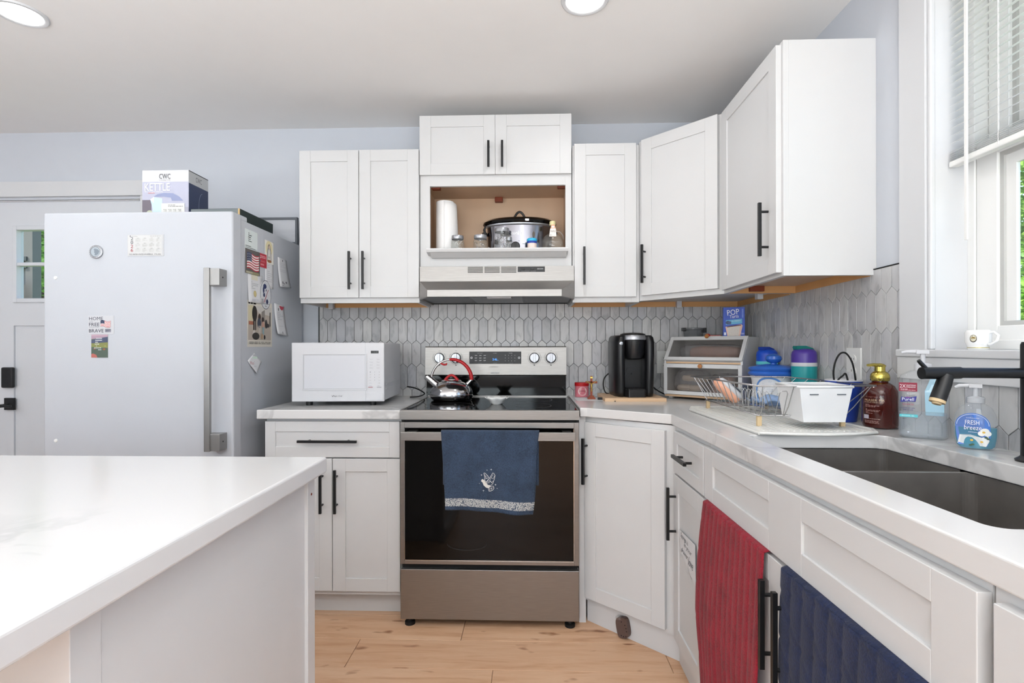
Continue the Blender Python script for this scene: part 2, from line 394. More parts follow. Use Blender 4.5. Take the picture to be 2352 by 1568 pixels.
def lacemat():
    m, t, b = nmat('woven_lace_band'); tc = N(t, 'TexCoord')
    vo = N(t, 'TexVoronoi'); vo.feature = 'DISTANCE_TO_EDGE'; vo.inputs['Scale'].default_value = 185; t.links.new(tc.outputs['Object'], vo.inputs[0])
    t.links.new(ramp(t, vo.outputs[0], [(.06, '#3d4a5e'), (.16, '#c9cac6')]), b.inputs['Base Color']); b.inputs['Roughness'].default_value = .9
    return m
M_['lace'] = lacemat()
# ------------------------------------------------------------ flat print: polygons and lettering with their own colours
_T = {}
def glyphs(txt, shear=0):
    key = (txt, shear)
    if key in _T: return _T[key]
    cu = bpy.data.curves.new('t', 'FONT'); cu.body = txt; cu.size = 1; cu.shear = shear; cu.resolution_u = 2
    o = bpy.data.objects.new('t', cu); COL.objects.link(o)
    bpy.context.view_layer.update()
    me = bpy.data.meshes.new_from_object(o.evaluated_get(bpy.context.evaluated_depsgraph_get()))
    vs = [(v.co.x, v.co.y) for v in me.vertices]; fs = [tuple(p.vertices) for p in me.polygons]
    bpy.data.objects.remove(o); bpy.data.curves.remove(cu); bpy.data.meshes.remove(me)
    if vs:
        x0 = min(v[0] for v in vs); x1 = max(v[0] for v in vs); y0 = min(v[1] for v in vs); y1 = max(v[1] for v in vs)
    else: x0 = x1 = y0 = y1 = 0
    _T[key] = (vs, fs, x0, x1, y0, y1); return _T[key]
class Decal:
    def __init__(s): s.items = []
    def poly(s, pts, col): s.items.append((pts, [tuple(range(len(pts)))], col)); return s
    def rect(s, x0, y0, x1, y1, col, n=1):
        for i in range(n):
            a = x0+(x1-x0)*i/n; b = x0+(x1-x0)*(i+1)/n
            s.items.append(([(a, y0), (b, y0), (b, y1), (a, y1)], [(0, 1, 2, 3)], col, i > 0))
        return s
    def ell(s, cx, cy, rx, ry, col, n=24): return s.poly([(cx+rx*math.cos(2*PI*i/n), cy+ry*math.sin(2*PI*i/n)) for i in range(n)], col)
    def ring(s, cx, cy, rx, ry, t, col, n=36, a0=0, a1=2*PI):
        P = []; F = []
        for i in range(n+1):
            a = a0+(a1-a0)*i/n; P += [(cx+rx*math.cos(a), cy+ry*math.sin(a)), (cx+(rx-t)*math.cos(a), cy+(ry-t)*math.sin(a))]
        for i in range(n): F.append((2*i, 2*i+1, 2*i+3, 2*i+2))
        s.items.append((P, F, col)); return s
    def line(s, pts, w, col):
        for a, b in zip(pts, pts[1:]):
            dx, dy = b[0]-a[0], b[1]-a[1]; L = math.hypot(dx, dy) or 1; nx, ny = -dy/L*w/2, dx/L*w/2
            s.items.append(([(a[0]-nx, a[1]-ny), (b[0]-nx, b[1]-ny), (b[0]+nx, b[1]+ny), (a[0]+nx, a[1]+ny)], [(0, 1, 2, 3)], col, True))
        return s
    def text(s, txt, x, y, w, h, col, shear=0, rot=0):      # fitted into the box x,y,w,h
        vs, fs, x0, x1, y0, y1 = glyphs(txt, shear)
        if not vs: return s
        P = [((a-x0)/(x1-x0)*w, (b-y0)/(y1-y0)*h) for a, b in vs]
        cr, sr = math.cos(rot), math.sin(rot)
        s.items.append(([(x+a*cr-b*sr, y+a*sr+b*cr) for a, b in P], fs, col)); return s
    def lines(s, x0, y0, x1, y1, n, col, seed=0, fill=.42):     # rows of small print
        r = random.Random(seed); h = (y1-y0)/n
        for i in range(n):
            y = y1-(i+.5)*h; x = x0
            while x < x1-(x1-x0)*.05:
                wd = (x1-x0)*r.uniform(.08, .22); e = min(x1, x+wd)
                s.items.append(([(x, y-h*fill/2), (e, y-h*fill/2), (e, y+h*fill/2), (x, y+h*fill/2)], [(0, 1, 2, 3)], col, True)); x = e+(x1-x0)*.03
                if r.random() < .12: break
        return s
    def mesh(s, fn, step=.00012):
        mb = MB(); L = 0
        for it in s.items:
            if not (len(it) > 3 and it[3]): L += 1
            pts, fs, col = it[:3]
            A = sum(pts[fs[0][i]][0]*pts[fs[0][(i+1) % len(fs[0])]][1]-pts[fs[0][(i+1) % len(fs[0])]][0]*pts[fs[0][i]][1] for i in range(len(fs[0])))
            if A < 0: fs = [f[::-1] for f in fs]
            mb.add([fn(p[0], p[1], L*step) for p in pts], fs, col=col)
        return mb
def plane_fn(o, u, v):
    o, u, v = Vector(o), Vector(u).normalized(), Vector(v).normalized(); n = u.cross(v)
    return lambda a, b, l: o+u*a+v*b+n*(l+.0002)
def cyl_fn(c, r, a0, z0=0, sx=1, sy=1):          # wraps around a vertical cylinder, u measured along the surface from angle a0
    c = Vector(c)
    return lambda a, b, l: c+Vector(((r+l+.0004)*math.cos(a0+a/r)*sx, (r+l+.0004)*math.sin(a0+a/r)*sy, z0+b))
# ------------------------------------------------------------ cabinet pieces
def frameM(o, u, n):
    u = Vector(u).normalized(); n = Vector(n).normalized(); z = Vector((0, 0, 1))
    return Matrix(((u.x, n.x, z.x, o[0]), (u.y, n.y, z.y, o[1]), (u.z, n.z, z.z, o[2]), (0, 0, 0, 1)))
def shaker(parent, name, o, u, n, w_, h, t=.019, rail=.057, rec=.0055, panels=None, warped=False, railb=None):
    """o: lower left corner of the door's BACK plane seen from the front; n points out of the cabinet."""
    M = frameM(o, u, n); mb = MB(); railb = railb or rail
    pan = panels or [(rail, w_-rail)]
    # front ring(s): stiles between the openings and rails above and below them
    xs = [0]+[q for p in pan for q in p]+[w_]
    for i in range(0, len(xs), 2): mb.box(xs[i], xs[i+1], 0, t, 0, h)
    for a, b in pan:
        mb.box(a, b, 0, t, 0, railb); mb.box(a, b, 0, t, h-rail, h)
    mb.xf(M); d = obj(name, mb, M_['cab'], parent, world=True, bevel=.0012, warped=warped)
    for a, b in pan:
        p = MB().box(a-.004, b+.004, .003, t-rec, railb-.004, h-rail+.004).xf(M)
        obj('panel', p, M_['cab'], d, world=True, warped=warped)
    return d
def pull(door, c, u, n, L, vertical=True, warped=False, so=.03):
    """black square bar pull: c on the door face, u across, n outwards"""
    M = frameM(c, u, n); mb = MB(); q = .0055
    if vertical:
        mb.box(-q, q, so-.006, so+.005, -L/2, L/2)
        for z in (-L*.33, L*.33): mb.tube([(0, 0, z), (0, so-.004, z)], .0045, 10)
    else:
        mb.box(-L/2, L/2, so-.006, so+.005, -q, q)
        for x in (-L*.33, L*.33): mb.tube([(x, 0, 0), (x, so-.004, 0)], .0045, 10)
    mb.xf(M)
    return obj('handle', mb, M_['black'], door, world=True, bevel=.0008, warped=warped)
# ============================================================ THE SETTING
R = 1.713; CZ = .922; CEIL = 2.44; XL = -3.4; YF = -6.6; S_ = 'structure'
fl = obj('floor', MB().box(XL-.1, R+.1, YF-.1, .1, -.08, -.008), M_['gap'], kind=S_)
r_ = random.Random(3)
PW, PL = .19, 1.22; base_pl = None
def plank_mesh(L):
    mb = MB(); c = .0012; h = 0; g = .0008
    x0, x1, y0, y1 = -L/2+g, L/2-g, -PW/2+g, PW/2-g
    lo = [(x0, y0, -.008), (x1, y0, -.008), (x1, y1, -.008), (x0, y1, -.008)]
    md = [(x, y, -c) for x, y, z in lo]; hi = [(x0+c, y0+c, h), (x1-c, y0+c, h), (x1-c, y1-c, h), (x0+c, y1-c, h)]
    mb.add(lo+md+hi, [(8, 9, 10, 11)]+[(a+i, a+(i+1) % 4, a+4+(i+1) % 4, a+4+i) for a in (0, 4) for i in range(4)])
    return mb
joint = {0: .416, 1: -.14, 2: .272, 3: -.5}
for k in range(-1, 33):
    yc = -.62-PW*(k-.5)+.0; row = k
    y_mid = -.62-PW*(k)+PW/2-PW
    j = {0: .272, 1: -.14, 2: .416}.get(k, r_.uniform(0, 1.2))
    n0 = math.floor((XL-j)/PL); x = j+n0*PL
    while x < R:
        a, b = max(x, XL), min(x+PL, R)
        if b-a > .03:
            L = b-a
            if abs(L-PL) < 1e-4 and base_pl is not None:
                o = base_pl.copy(); COL.objects.link(o)
            else:
                o = obj('plank', plank_mesh(L), M_['plank'], fl)
                if abs(L-PL) < 1e-4: base_pl = o
            o.location = ((a+b)/2, y_mid, 0)
        x += PL
obj('ceiling', MB().box(XL-.1, R+.1, YF-.1, .1, CEIL, CEIL+.12), M_['ceil'], kind=S_)
for i, (x, y) in enumerate(LAMPS):
    lamp('downlight', 'AREA', (x, y, CEIL-.012), LAMP_W, .13, color=(.98, .99, 1))
    if i > 1: continue
    t = thing('recessed_light', ['round ceiling downlight above the fridge side of the room', 'round ceiling downlight in front of the stove', 'ceiling downlight behind the camera on the left', 'ceiling downlight behind the camera on the right', 'ceiling downlight by the left wall'][i], 'light', (x, y, CEIL), group='recessed ceiling downlights')
    obj('trim_ring', MB().lathe([(.068, -.003), (.072, -.006), (.082, -.006), (.086, -.001), (.086, .0)], seg=40), M_['trim'], t)
    obj('lens', MB().lathe([(.069, -.0035), (.04, -.005), (.0001, -.0055)][::-1], seg=40), M_['lens'], t)
# walls, with their openings
DX0, DX1, DZ = -2.565, -1.672, 2.052
wb = obj('wall_back', MB().box(XL-.1, DX0, 0, .12, 0, CEIL).box(DX1, R+.1, 0, .12, 0, CEIL).box(DX0, DX1, 0, .12, DZ, CEIL), M_['wall'], kind=S_)
WY0, WY1, WZ0, WZ1 = -1.389, -2.326, 1.17, 2.342
wr = obj('wall_right', MB().box(R, R+.16, WY0, .12, 0, CEIL).box(R, R+.16, YF-.1, WY1, 0, CEIL).box(R, R+.16, WY1, WY0, 0, WZ0).box(R, R+.16, WY1, WY0, WZ1, CEIL), M_['wall'], kind=S_)
obj('wall_left', MB().box(XL-.12, XL, YF-.1, .12, 0, CEIL), M_['wall'], kind=S_)
obj('wall_front', MB().box(XL, -1.9, YF-.12, YF, 0, CEIL).box(.7, R, YF-.12, YF, 0, CEIL).box(-1.9, .7, YF-.12, YF, 0, .75).box(-1.9, .7, YF-.12, YF, 2.12, CEIL), M_['wall'], kind=S_)
w2 = obj('window_2', MB().box(-1.9, -1.84, YF-.1, YF-.03, .75, 2.12).box(.64, .7, YF-.1, YF-.03, .75, 2.12).box(-1.84, .64, YF-.1, YF-.03, .75, .81).box(-1.84, .64, YF-.1, YF-.03, 2.06, 2.12).box(-.63, -.57, YF-.1, YF-.03, .81, 2.06), M_['trim'], kind=S_)
obj('pane', MB().box(-1.84, .64, YF-.075, YF-.07, .81, 2.06), M_['glass'], w2)
# picket tile
TW, TR_, TT = .0505, .130, .022
def clip(P, a, b, c):                       # keep a*x+b*y<=c
    out = []
    for i in range(len(P)):
        p, q = P[i], P[(i+1) % len(P)]; dp = a*p[0]+b*p[1]-c; dq = a*q[0]+b*q[1]-c
        if dp <= 0: out.append(p)
        if (dp < 0 < dq) or (dq < 0 < dp):
            t_ = dp/(dp-dq); out.append((p[0]+(q[0]-p[0])*t_, p[1]+(q[1]-p[1])*t_))
    return out
def tile_mb(P, d=.005, c=.0007):
    n = len(P); cx = sum(p[0] for p in P)/n; cy = sum(p[1] for p in P)/n
    def ins(k):
        o = []
        for x, y in P:
            dx, dy = cx-x, cy-y; L = math.hypot(dx, dy) or 1; o.append((x+dx/L*k, y+dy/L*k))
        return o
    mb = MB(); V = [(x, y, 0) for x, y in P]+[(x, y, d-c) for x, y in P]+[(x, y, d) for x, y in ins(c*1.3)]
    mb.add(V, [tuple(range(2*n, 3*n))]+[(k*n+i, k*n+(i+1) % n, (k+1)*n+(i+1) % n, (k+1)*n+i) for k in (0, 1) for i in range(n)])
    return mb
g = .0011
HEX = [(-TW/2+g, TR_/2-TT/2), (-TW/2+g, -TR_/2+TT/2), (0, -TR_/2-TT/2+g*1.3), (TW/2-g, -TR_/2+TT/2), (TW/2-g, TR_/2-TT/2), (0, TR_/2+TT/2-g*1.3)]
def tiles(wall, x_apex, z_apex, x0, x1, z0, z1, toW, wfn=None, shared={}):
    """tiles in wall coordinates (s along the wall, z up); toW maps (s,z,depth) to the room"""
    cnt = 0
    for row in range(-6, 3):
        za = z_apex+row*TR_; zc = za-TR_/2-TT/2+.0; off = (row % 2)*TW/2
        k0 = math.floor((x0-x_apex-off)/TW)-1
        for k in range(k0, k0+120):
            xc = x_apex+off+k*TW
            if xc-TW/2 > x1 or xc+TW/2 < x0 or zc+.09 < z0 or zc-.09 > z1: continue
            P = [(xc+a, zc+b) for a, b in HEX]; full = all(x0 <= p[0] <= x1 and z0 <= p[1] <= z1 for p in P)
            if not full:
                for q in ((-1, 0, -x0-g), (1, 0, x1-g), (0, -1, -z0-g), (0, 1, z1-g)):
                    P = clip(P, *q)
                    if len(P) < 3: break
                if len(P) < 3: continue
                A = abs(sum(P[i][0]*P[(i+1) % len(P)][1]-P[(i+1) % len(P)][0]*P[i][1] for i in range(len(P))))/2
                if A < 4e-5: continue
            loc = (xc, zc); Q = [(p[0]-xc, p[1]-zc) for p in P]
            L0 = toW(xc, zc, 0)
            if full and wall.name in shared:
                o = shared[wall.name].copy(); COL.objects.link(o)
            else:
                mb = tile_mb(Q); mb.v = [toW(p.x, p.y, p.z)-toW(0, 0, 0) for p in mb.v]
                if (toW(1, 0, 0)-toW(0, 0, 0)).cross(toW(0, 1, 0)-toW(0, 0, 0)).dot(toW(0, 0, 1)-toW(0, 0, 0)) < 0: mb.f = [f[::-1] for f in mb.f]
                o = obj('tile', mb, M_['tile'], wall)
                if full: shared[wall.name] = o
            o.location = L0; cnt += 1
    return cnt
TZ1 = 1.437
obj('grout', MB().box(-.637, R, -.0048, 0, .90, TZ1), M_['grout'], wb)
obj('tile_edge', MB().box(-.641, -.637, -.0105, 0, .92, TZ1+.003).box(-.637, R, -.0105, 0, TZ1, TZ1+.003), M_['gap'], wb)
tiles(wb, -.614, 1.365, -.637, R-.010, .915, TZ1, lambda s, z, d: Vector((s, -.0045-d, z)))
# on the right wall the courses follow the slightly sloping worktop
def RW(s, z, d): return Vector((R-.0045-d, -s, z+.012*s))
gb = MB(); gb.prism([(-0.0, .90), (-1.28, .90+.0154), (-1.28, TZ1+.0154), (0, TZ1)], R-.0048, R, 'x').prism([(-1.28, .90+.015), (-2.6, .93), (-2.6, 1.12), (-1.28, 1.105)], R-.0048, R, 'x')
obj('grout', gb, M_['grout'], wr)
obj('tile_edge', MB().prism([(0, TZ1), (-1.28, TZ1+.0154), (-1.28, TZ1+.0184), (0, TZ1+.003)], R-.0105, R, 'x'), M_['gap'], wr)
tiles(wr, .021, 1.372, .010, 1.28, .918, TZ1, RW)
tiles(wr, .021, 1.372, 1.2812, 2.6, .918, 1.092, RW, shared={})
# window over the sink
wn = obj('window_1', MB().box(R-.018, R+.002, -1.384, -1.28, 1.186, CEIL).box(R-.018, R+.002, -2.44, -2.335, 1.186, CEIL).box(R-.018, R+.002, -2.335, -1.384, 2.335, CEIL-.001), M_['trim'], kind=S_)
obj('edge_bead', MB().box(R-.012, R+.004, -1.398, -1.384, 1.186, 2.335).box(R-.012, R+.004, -2.335, -2.321, 1.186, 2.335), M_['trim'], wn, bevel=.004)
obj('stool', MB().box(R-.024, R+.11, -2.45, -1.27, 1.164, 1.186), M_['trim'], wn, bevel=.003)
obj('apron', MB().box(R-.02, R, -2.44, -1.272, 1.098, 1.164), M_['trim'], wn, bevel=.002)
obj('jamb', MB().box(R+.002, R+.16, -1.396, WY0+.002, 1.180, 2.340).box(R+.002, R+.16, WY1-.002, -2.319, 1.180, 2.340).box(R+.002, R+.16, -2.319, -1.396, 2.334, 2.345), M_['trim'], wn)
X0 = R+.092
obj('vinyl_frame', MB().box(X0, X0+.07, -1.42, -1.395, 1.186, 2.335).box(X0, X0+.07, -2.32, -2.295, 1.186, 2.335).box(X0, X0+.07, -2.295, -1.42, 1.186, 1.212).box(X0, X0+.07, -2.295, -1.42, 2.31, 2.335), M_['blind'], wn, bevel=.002)
def sash(z0, z1, x, nm):
    y0, y1 = -1.422, -2.293; q = .065; mb = MB()
    mb.box(x, x+.03, y0-q, y0, z0, z1).box(x, x+.03, y1, y1+q, z0, z1).box(x, x+.03, y1+q, y0-q, z0, z0+.045).box(x, x+.03, y1+q, y0-q, z1-.05, z1)
    s1 = obj(nm, mb, M_['blind'], wn, bevel=.002)
    q2 = .012; m2 = MB()
    m2.box(x+.007, x+.024, y0-q-q2, y0-q, z0+.045, z1-.05).box(x+.007, x+.024, y1+q, y1+q+q2, z0+.045, z1-.05)
    m2.box(x+.007, x+.024, y1+q+q2, y0-q-q2, z0+.045, z0+.045+q2).box(x+.007, x+.024, y1+q+q2, y0-q-q2, z1-.05-q2, z1-.05)
    obj('glazing_bead', m2, M_['bead'], s1)
    m3 = MB().box(x+.014, x+.024, y0-q-.04, y0-q-q2, z0+.045+q2, z1-.062).box(x+.014, x+.024, y0-q-.04, y1+q+.04, z1-.09, z1-.062)
    obj('inner_stop', m3, M_['blind'], s1)
    obj('pane', MB().box(x+.017, x+.0205, y1+q, y0-q, z0+.045, z1-.05), M_['glass'], s1)
sash(1.205, 1.765, X0+.004, 'lower_sash'); sash(1.735, 2.315, X0+.037, 'upper_sash')
# entry door beside the fridge
d1 = obj('door_1', MB().box(DX0, -2.449, .012, .055, .004, DZ-.008).box(-1.79, DX1, .012, .055, .004, DZ-.008).box(-2.449, -1.79, .012, .055, 1.905, DZ-.008).box(-2.449, -1.79, .012, .055, 1.325, 1.458).box(-2.449, -1.79, .012, .055, .004, .24), M_['door'], kind=S_)
obj('panel', MB().box(-2.449, -1.79, .022, .05, .24, 1.325), M_['door'], d1)
lt = MB().box(-2.449, -2.424, .002, .05, 1.458, 1.905).box(-1.815, -1.79, .002, .05, 1.458, 1.905).box(-2.424, -1.815, .002, .05, 1.458, 1.483).box(-2.424, -1.815, .002, .05, 1.88, 1.905)
obj('lite_frame', lt, M_['door'], d1, bevel=.004)
mn = MB().box(-2.424, -1.815, .006, .045, 1.672, 1.692)
for x in (-2.221, -2.018): mn.box(x-.01, x+.01, .006, .045, 1.483, 1.88)
obj('muntin', mn, M_['door'], d1, bevel=.003)
for a, b in ((-2.424, -2.231), (-2.211, -2.028), (-2.008, -1.815)):
    for c, d in ((1.483, 1.672), (1.692, 1.88)):
        obj('pane', MB().box(a, b, .03, .034, c, d), M_['glass'], d1)
dk = obj('lock_keypad', MB().box(-2.505, -2.437, -.012, .012, .964, 1.083), M_['black'], d1, bevel=.008, seg=3)
obj('lever_handle', MB().box(-2.495, -2.437, -.002, .012, .835, .905).tube([(-2.47, .0, .863), (-2.47, -.05, .863)], .010, 12).box(-2.475, -2.404, -.056, -.044, .856, .87), M_['black'], d1, bevel=.002)
obj('trim_1', MB().box(DX0-.095, DX0-.002, -.018, 0, 0, 2.066).box(DX1+.002, DX1+.095, -.018, 0, 0, 2.066).box(DX0-.105, DX1+.105, -.022, 0, 2.066, 2.152).box(DX0, DX1, 0, .012, DZ-.008, DZ), M_['trim'], bevel=.001, kind=S_)
obj('trim_2', MB().box(DX0, DX0+.004, .0, .1, 0, DZ).box(DX1-.004, DX1, 0, .1, 0, DZ).box(DX0, DX1, 0, .1, DZ-.004, DZ), M_['trim'], kind=S_)
obj('baseboard_back', MB().box(DX1+.1, -.66, -.012, 0, 0, .09), M_['trim'], kind=S_)
obj('baseboard_left', MB().box(XL, XL+.012, YF, 0, 0, .09), M_['trim'], kind=S_)
# ------------------------------------------------------------ outdoors
obj('lawn', MB().box(-12, 14, -12, 14, -.9, -.55), M_['grass'], kind=S_)
import numpy as np
def tree(name, label, loc, h, rad, n, seed, hz):
    t = thing(name, label, 'tree', loc); rs = np.random.RandomState(seed)
    obj('trunk', MB().tube([(0, 0, 0), (.05, 0, h*.3), (-.05, .05, h*.6), (0, 0, h*.9)], [.16, .13, .1, .04], 10).tube([(0, 0, h*.4), (.5, .3, h*.6)], [.07, .03], 8).tube([(0, 0, h*.45), (-.4, -.4, h*.7)], [.07, .03], 8), M_['bark'], t)
    ncl = 70; cc = rs.uniform(-1, 1, (ncl*3, 3)); cc = cc[(cc**2).sum(1) < 1][:ncl]*np.array([rad, rad, hz])+np.array([0, 0, h*.62])
    idx = rs.randint(0, len(cc), n); d = rs.normal(size=(n, 3)); d /= np.linalg.norm(d, axis=1)[:, None]
    p = cc[idx]+d*rs.uniform(.25, .55, (n, 1))*np.array([1, 1, .7]); a = rs.uniform(0, 2*PI, n); tl = rs.uniform(-.6, .6, n); L = rs.uniform(.028, .06, n)
    u = np.stack([np.cos(a)*np.cos(tl), np.sin(a)*np.cos(tl), np.sin(tl)], 1)*L[:, None]; q = np.cross(u, rs.normal(size=(n, 3))); q = q/np.linalg.norm(q, axis=1)[:, None]*L[:, None]*.38
    V = np.stack([p-u, p+q, p+u, p-q], 1).reshape(-1, 3)
    me = bpy.data.meshes.new('foliage'); me.vertices.add(4*n); me.vertices.foreach_set('co', V.ravel()); me.loops.add(4*n); me.loops.foreach_set('vertex_index', np.arange(4*n)); me.polygons.add(n); me.polygons.foreach_set('loop_start', np.arange(0, 4*n, 4)); me.materials.append(M_['leaf']); me.update(calc_edges=True)
    o = bpy.data.objects.new('foliage', me); COL.objects.link(o); o.parent = t; o['kind'] = 'stuff'
tree('leafy_tree', 'bright green leafy tree outside the window over the sink', (6.2, 2.6, -.55), 4.3, 2.0, 80000, 1, 1.6)
tree('leafy_tree', 'green tree seen through the door lites beside the fridge', (-6.9, 4.9, -.55), 5.4, 1.9, 60000, 4, 2.2)
pw = thing('porch_screen', 'grey board porch screen with dark rails outside the entry door lites', 'screen', (-4.2, 1.9, 0))
for i in range(4): obj('board', MB().box(-.62+i*.15, -.475+i*.15, 0, .03, .0, 2.4), M_['stucco'], pw)
obj('rail', MB().box(-.62, .0, -.05, 0, 2.02, 2.06).box(-.62, .0, -.05, 0, 1.95, 1.985), M_['darkbox'], pw)
obj('post', MB().box(-.02, .05, -.04, .05, 0, 2.4), M_['stucco'], pw)
obj('chair_back', MB().lathe([(.001, 0), (.14, .04), (.17, .2), (.12, .42), (.001, .46)], (-.14, -.15, 1.42), 16, sy=.3), M_['darkbox'], pw)
# ============================================================ CABINETS
FU, FN = (1, 0, 0), (0, -1, 0)          # facing the camera
RU, RN = (0, -1, 0), (-1, 0, 0)         # facing left, on the right wall
dg_ = 1/math.sqrt(2)
def wall_body(t, x0, x1, z0, z1, dep=.305, open_=None):
    mb = MB(); f = .038
    mb.box(x0, x0+.016, -dep+.018, 0, z0, z1).box(x1-.016, x1, -dep+.018, 0, z0, z1).box(x0+.016, x1-.016, -dep+.018, 0, z1-.016, z1)
    mb.box(x0, x0+f, -dep, -dep+.018, z0, z1).box(x1-f, x1, -dep, -dep+.018, z0, z1).box(x0+f, x1-f, -dep, -dep+.018, z0, z0+f).box(x0+f, x1-f, -dep, -dep+.018, z1-f, z1)
    obj('body', mb, M_['cab'], t, world=True, bevel=.0006)
    obj('underside', MB().box(x0+.016, x1-.016, -dep+.018, -.012, z0+.024, z0+.032), M_['maple'], t, world=True)
    obj('hanging_rail', MB().box(x0+.016, x1-.016, -.012, 0, z0-.001, z0+.07), M_['rail'], t, world=True)
t = thing('wall_cabinet', 'white two-door wall cabinet left of the range hood, above the microwave', 'cabinet', (-.305, 0, 1.42))
wall_body(t, -.612, -.001, 1.420, 2.19)
for x, hx in ((-.610, -.347), (-.304, -.278)):
    w_ = .303
    d = shaker(t, 'door', (x, -.305, 1.446), FU, FN, w_, .745)
    pull(d, (hx if x < -.5 else hx, -.324, 1.580), FU, FN, .19)
obj('clip', MB().box(-.565, -.54, -.06, -.03, 1.408, 1.446), M_['mw'], t, world=True)
# tall unit over the hood: two small doors above an open niche
t = thing('hood_cabinet', 'white cabinet above the stove with two small doors over an open maple niche', 'cabinet', (.383, 0, 1.60))
X0, X1 = .002, .766
mb = MB(); yb = -.305
mb.box(X0, X0+.016, yb+.018, 0, 1.60, 2.357).box(X1-.016, X1, yb+.018, 0, 1.60, 2.357).box(X0, X1, yb+.018, 0, 2.341, 2.357)
mb.box(X0, X0+.05, yb, yb+.018, 1.60, 2.357).box(X1-.031, X1, yb, yb+.018, 1.60, 2.357).box(X0+.05, X1-.031, yb, yb+.018, 2.008, 2.062).box(X0+.05, X1-.031, yb, yb+.018, 1.60, 1.672).box(X0+.05, X1-.031, yb, yb+.018, 2.33, 2.357)
obj('body', mb, M_['cab'], t, world=True, bevel=.0006)
nb = MB().box(X0+.016, X1-.016, -.012, -.004, 1.60, 2.06).box(X0+.016, X0+.02, yb+.018, -.012, 1.66, 2.06).box(X1-.02, X1-.016, yb+.018, -.012, 1.66, 2.06).box(X0+.016, X1-.016, yb+.018, -.012, 2.026, 2.04).box(X0+.016, X1-.016, yb+.018, -.012, 1.656, 1.672)
obj('niche_lining', nb, M_['maple'], t, world=True)
for x, y in ((.075, -.25), (.385, -.03), (.72, -.25)):
    obj('corner_block', MB().box(x-.022, x+.022, y-.016, y+.016, 2.006 if y < -.2 else 2.000, 2.026), M_['corner'], t, world=True, bevel=.003)
obj('ledge', MB().prism([(-.29, 1.656), (-.325, 1.654), (-.372, 1.664), (-.378, 1.676), (-.376, 1.682), (-.29, 1.682)][::-1], X0+.045, X1-.022, 'x'), M_['cab'], t, world=True, bevel=.001)
obj('ledge_skirt', MB().prism([(-.305, 1.642), (-.33, 1.642), (-.368, 1.664), (-.305, 1.664)], X0+.062, X1-.03, 'x'), M_['cab'], t, world=True)
for x, hx in ((X0+.001, .352), (.384, .420)):
    d = shaker(t, 'door', (x, -.305, 2.060), FU, FN, .380, .297)
    pull(d, (hx, -.324, 2.152), FU, FN, .13)
t = thing('wall_cabinet', 'narrow white single-door wall cabinet just right of the range hood', 'cabinet', (.93, 0, 1.42))
wall_body(t, .770, 1.101, 1.418, 2.203)
d = shaker(t, 'door', (.778, -.305, 1.444), FU, FN, .306, .762); pull(d, (.824, -.324, 1.595), FU, FN, .187)
# diagonal corner wall cabinet
C0, C1, CD = R-.61, R-.305, .305
t = thing('corner_wall_cabinet', 'white diagonal corner wall cabinet with one wide door', 'cabinet', (R-.3, -.3, 1.43))
z0, z1 = 1.420, 2.212
pts = [(C0, 0), (C0, -CD), (C1, -.61), (R, -.61), (R, 0)]
obj('body', MB().prism(pts, z0+.028, z1), M_['cab'], t, world=True, warped=True)
def rim(pts, z0, z1, th=.016):
    mb = MB(); n = len(pts)
    for i in range(n-1):
        a, b = Vector(pts[i]), Vector(pts[i+1]); d = (b-a).normalized(); nn = Vector((-d.y, d.x))
        if nn.dot(Vector((R-.25, -.25))-a) < 0: nn = -nn
        mb.prism([tuple(a), tuple(b), tuple(b+nn*th), tuple(a+nn*th)], z0, z1)
    return mb
obj('light_rail', rim(pts[:4], z0, z0+.0285), M_['cab'], t, world=True, warped=True)
obj('hanging_rail', MB().box(C0+.016, R-.012, -.014, 0, z0-.004, z0+.028).box(R-.014, R, -.59, -.014, z0-.004, z0+.028), M_['rail'], t, world=True, warped=True)
obj('underside', MB().prism([(C0+.018, -.014), (C0+.018, -CD+.01), (C1-.01, -.592), (R-.014, -.592), (R-.014, -.014)], z0+.024, z0+.029), M_['cab'], t, world=True, warped=True)
u = Vector((dg_, -dg_, 0)); n = Vector((-dg_, -dg_, 0))
o = Vector((C0, -CD, z0+.024))+u*.022
d = shaker(t, 'door', o, u, n, .388, z1-z0-.026, warped=True)
pull(d, Vector((C0, -CD, 1.595))+u*.045+n*.019, u, n, .187, warped=True)
obj('clip', MB().box(1.36, 1.385, -.05, -.02, z0-.012, z0+.026), M_['mw'], t, world=True, warped=True)
obj('clip', MB().box(1.60, 1.625, -.50, -.47, z0-.012, z0+.026), M_['mw'], t, world=True, warped=True)
# wall cabinet on the right wall
t = thing('wall_cabinet', 'white wall cabinet on the right wall, its blank side beside the window', 'cabinet', (R-.15, -.88, 1.43))
ya, yb_ = -.612, -1.146
mb = MB().box(C1+.018, R, yb_, yb_+.016, z0, z1).box(C1+.018, R, ya-.016, ya, z0, z1).box(C1+.018, R, yb_+.016, ya-.016, z1-.016, z1)
mb.box(C1, C1+.018, yb_, yb_+.03, z0, z1).box(C1, C1+.018, ya-.03, ya, z0, z1).box(C1, C1+.018, yb_+.03, ya-.03, z0, z0+.038).box(C1, C1+.018, yb_+.03, ya-.03, z1-.038, z1)
obj('body', mb, M_['cab'], t, world=True, warped=True, bevel=.0006)
obj('underside', MB().box(C1+.018, R-.014, yb_+.016, ya-.016, z0+.028, z0+.034), M_['maple'], t, world=True, warped=True)
obj('hanging_rail', MB().box(R-.014, R, yb_+.016, ya-.016, z0-.002, z0+.07).box(C1+.018, R-.014, ya-.03, ya-.016, z0-.002, z0+.028), M_['rail'], t, world=True, warped=True)
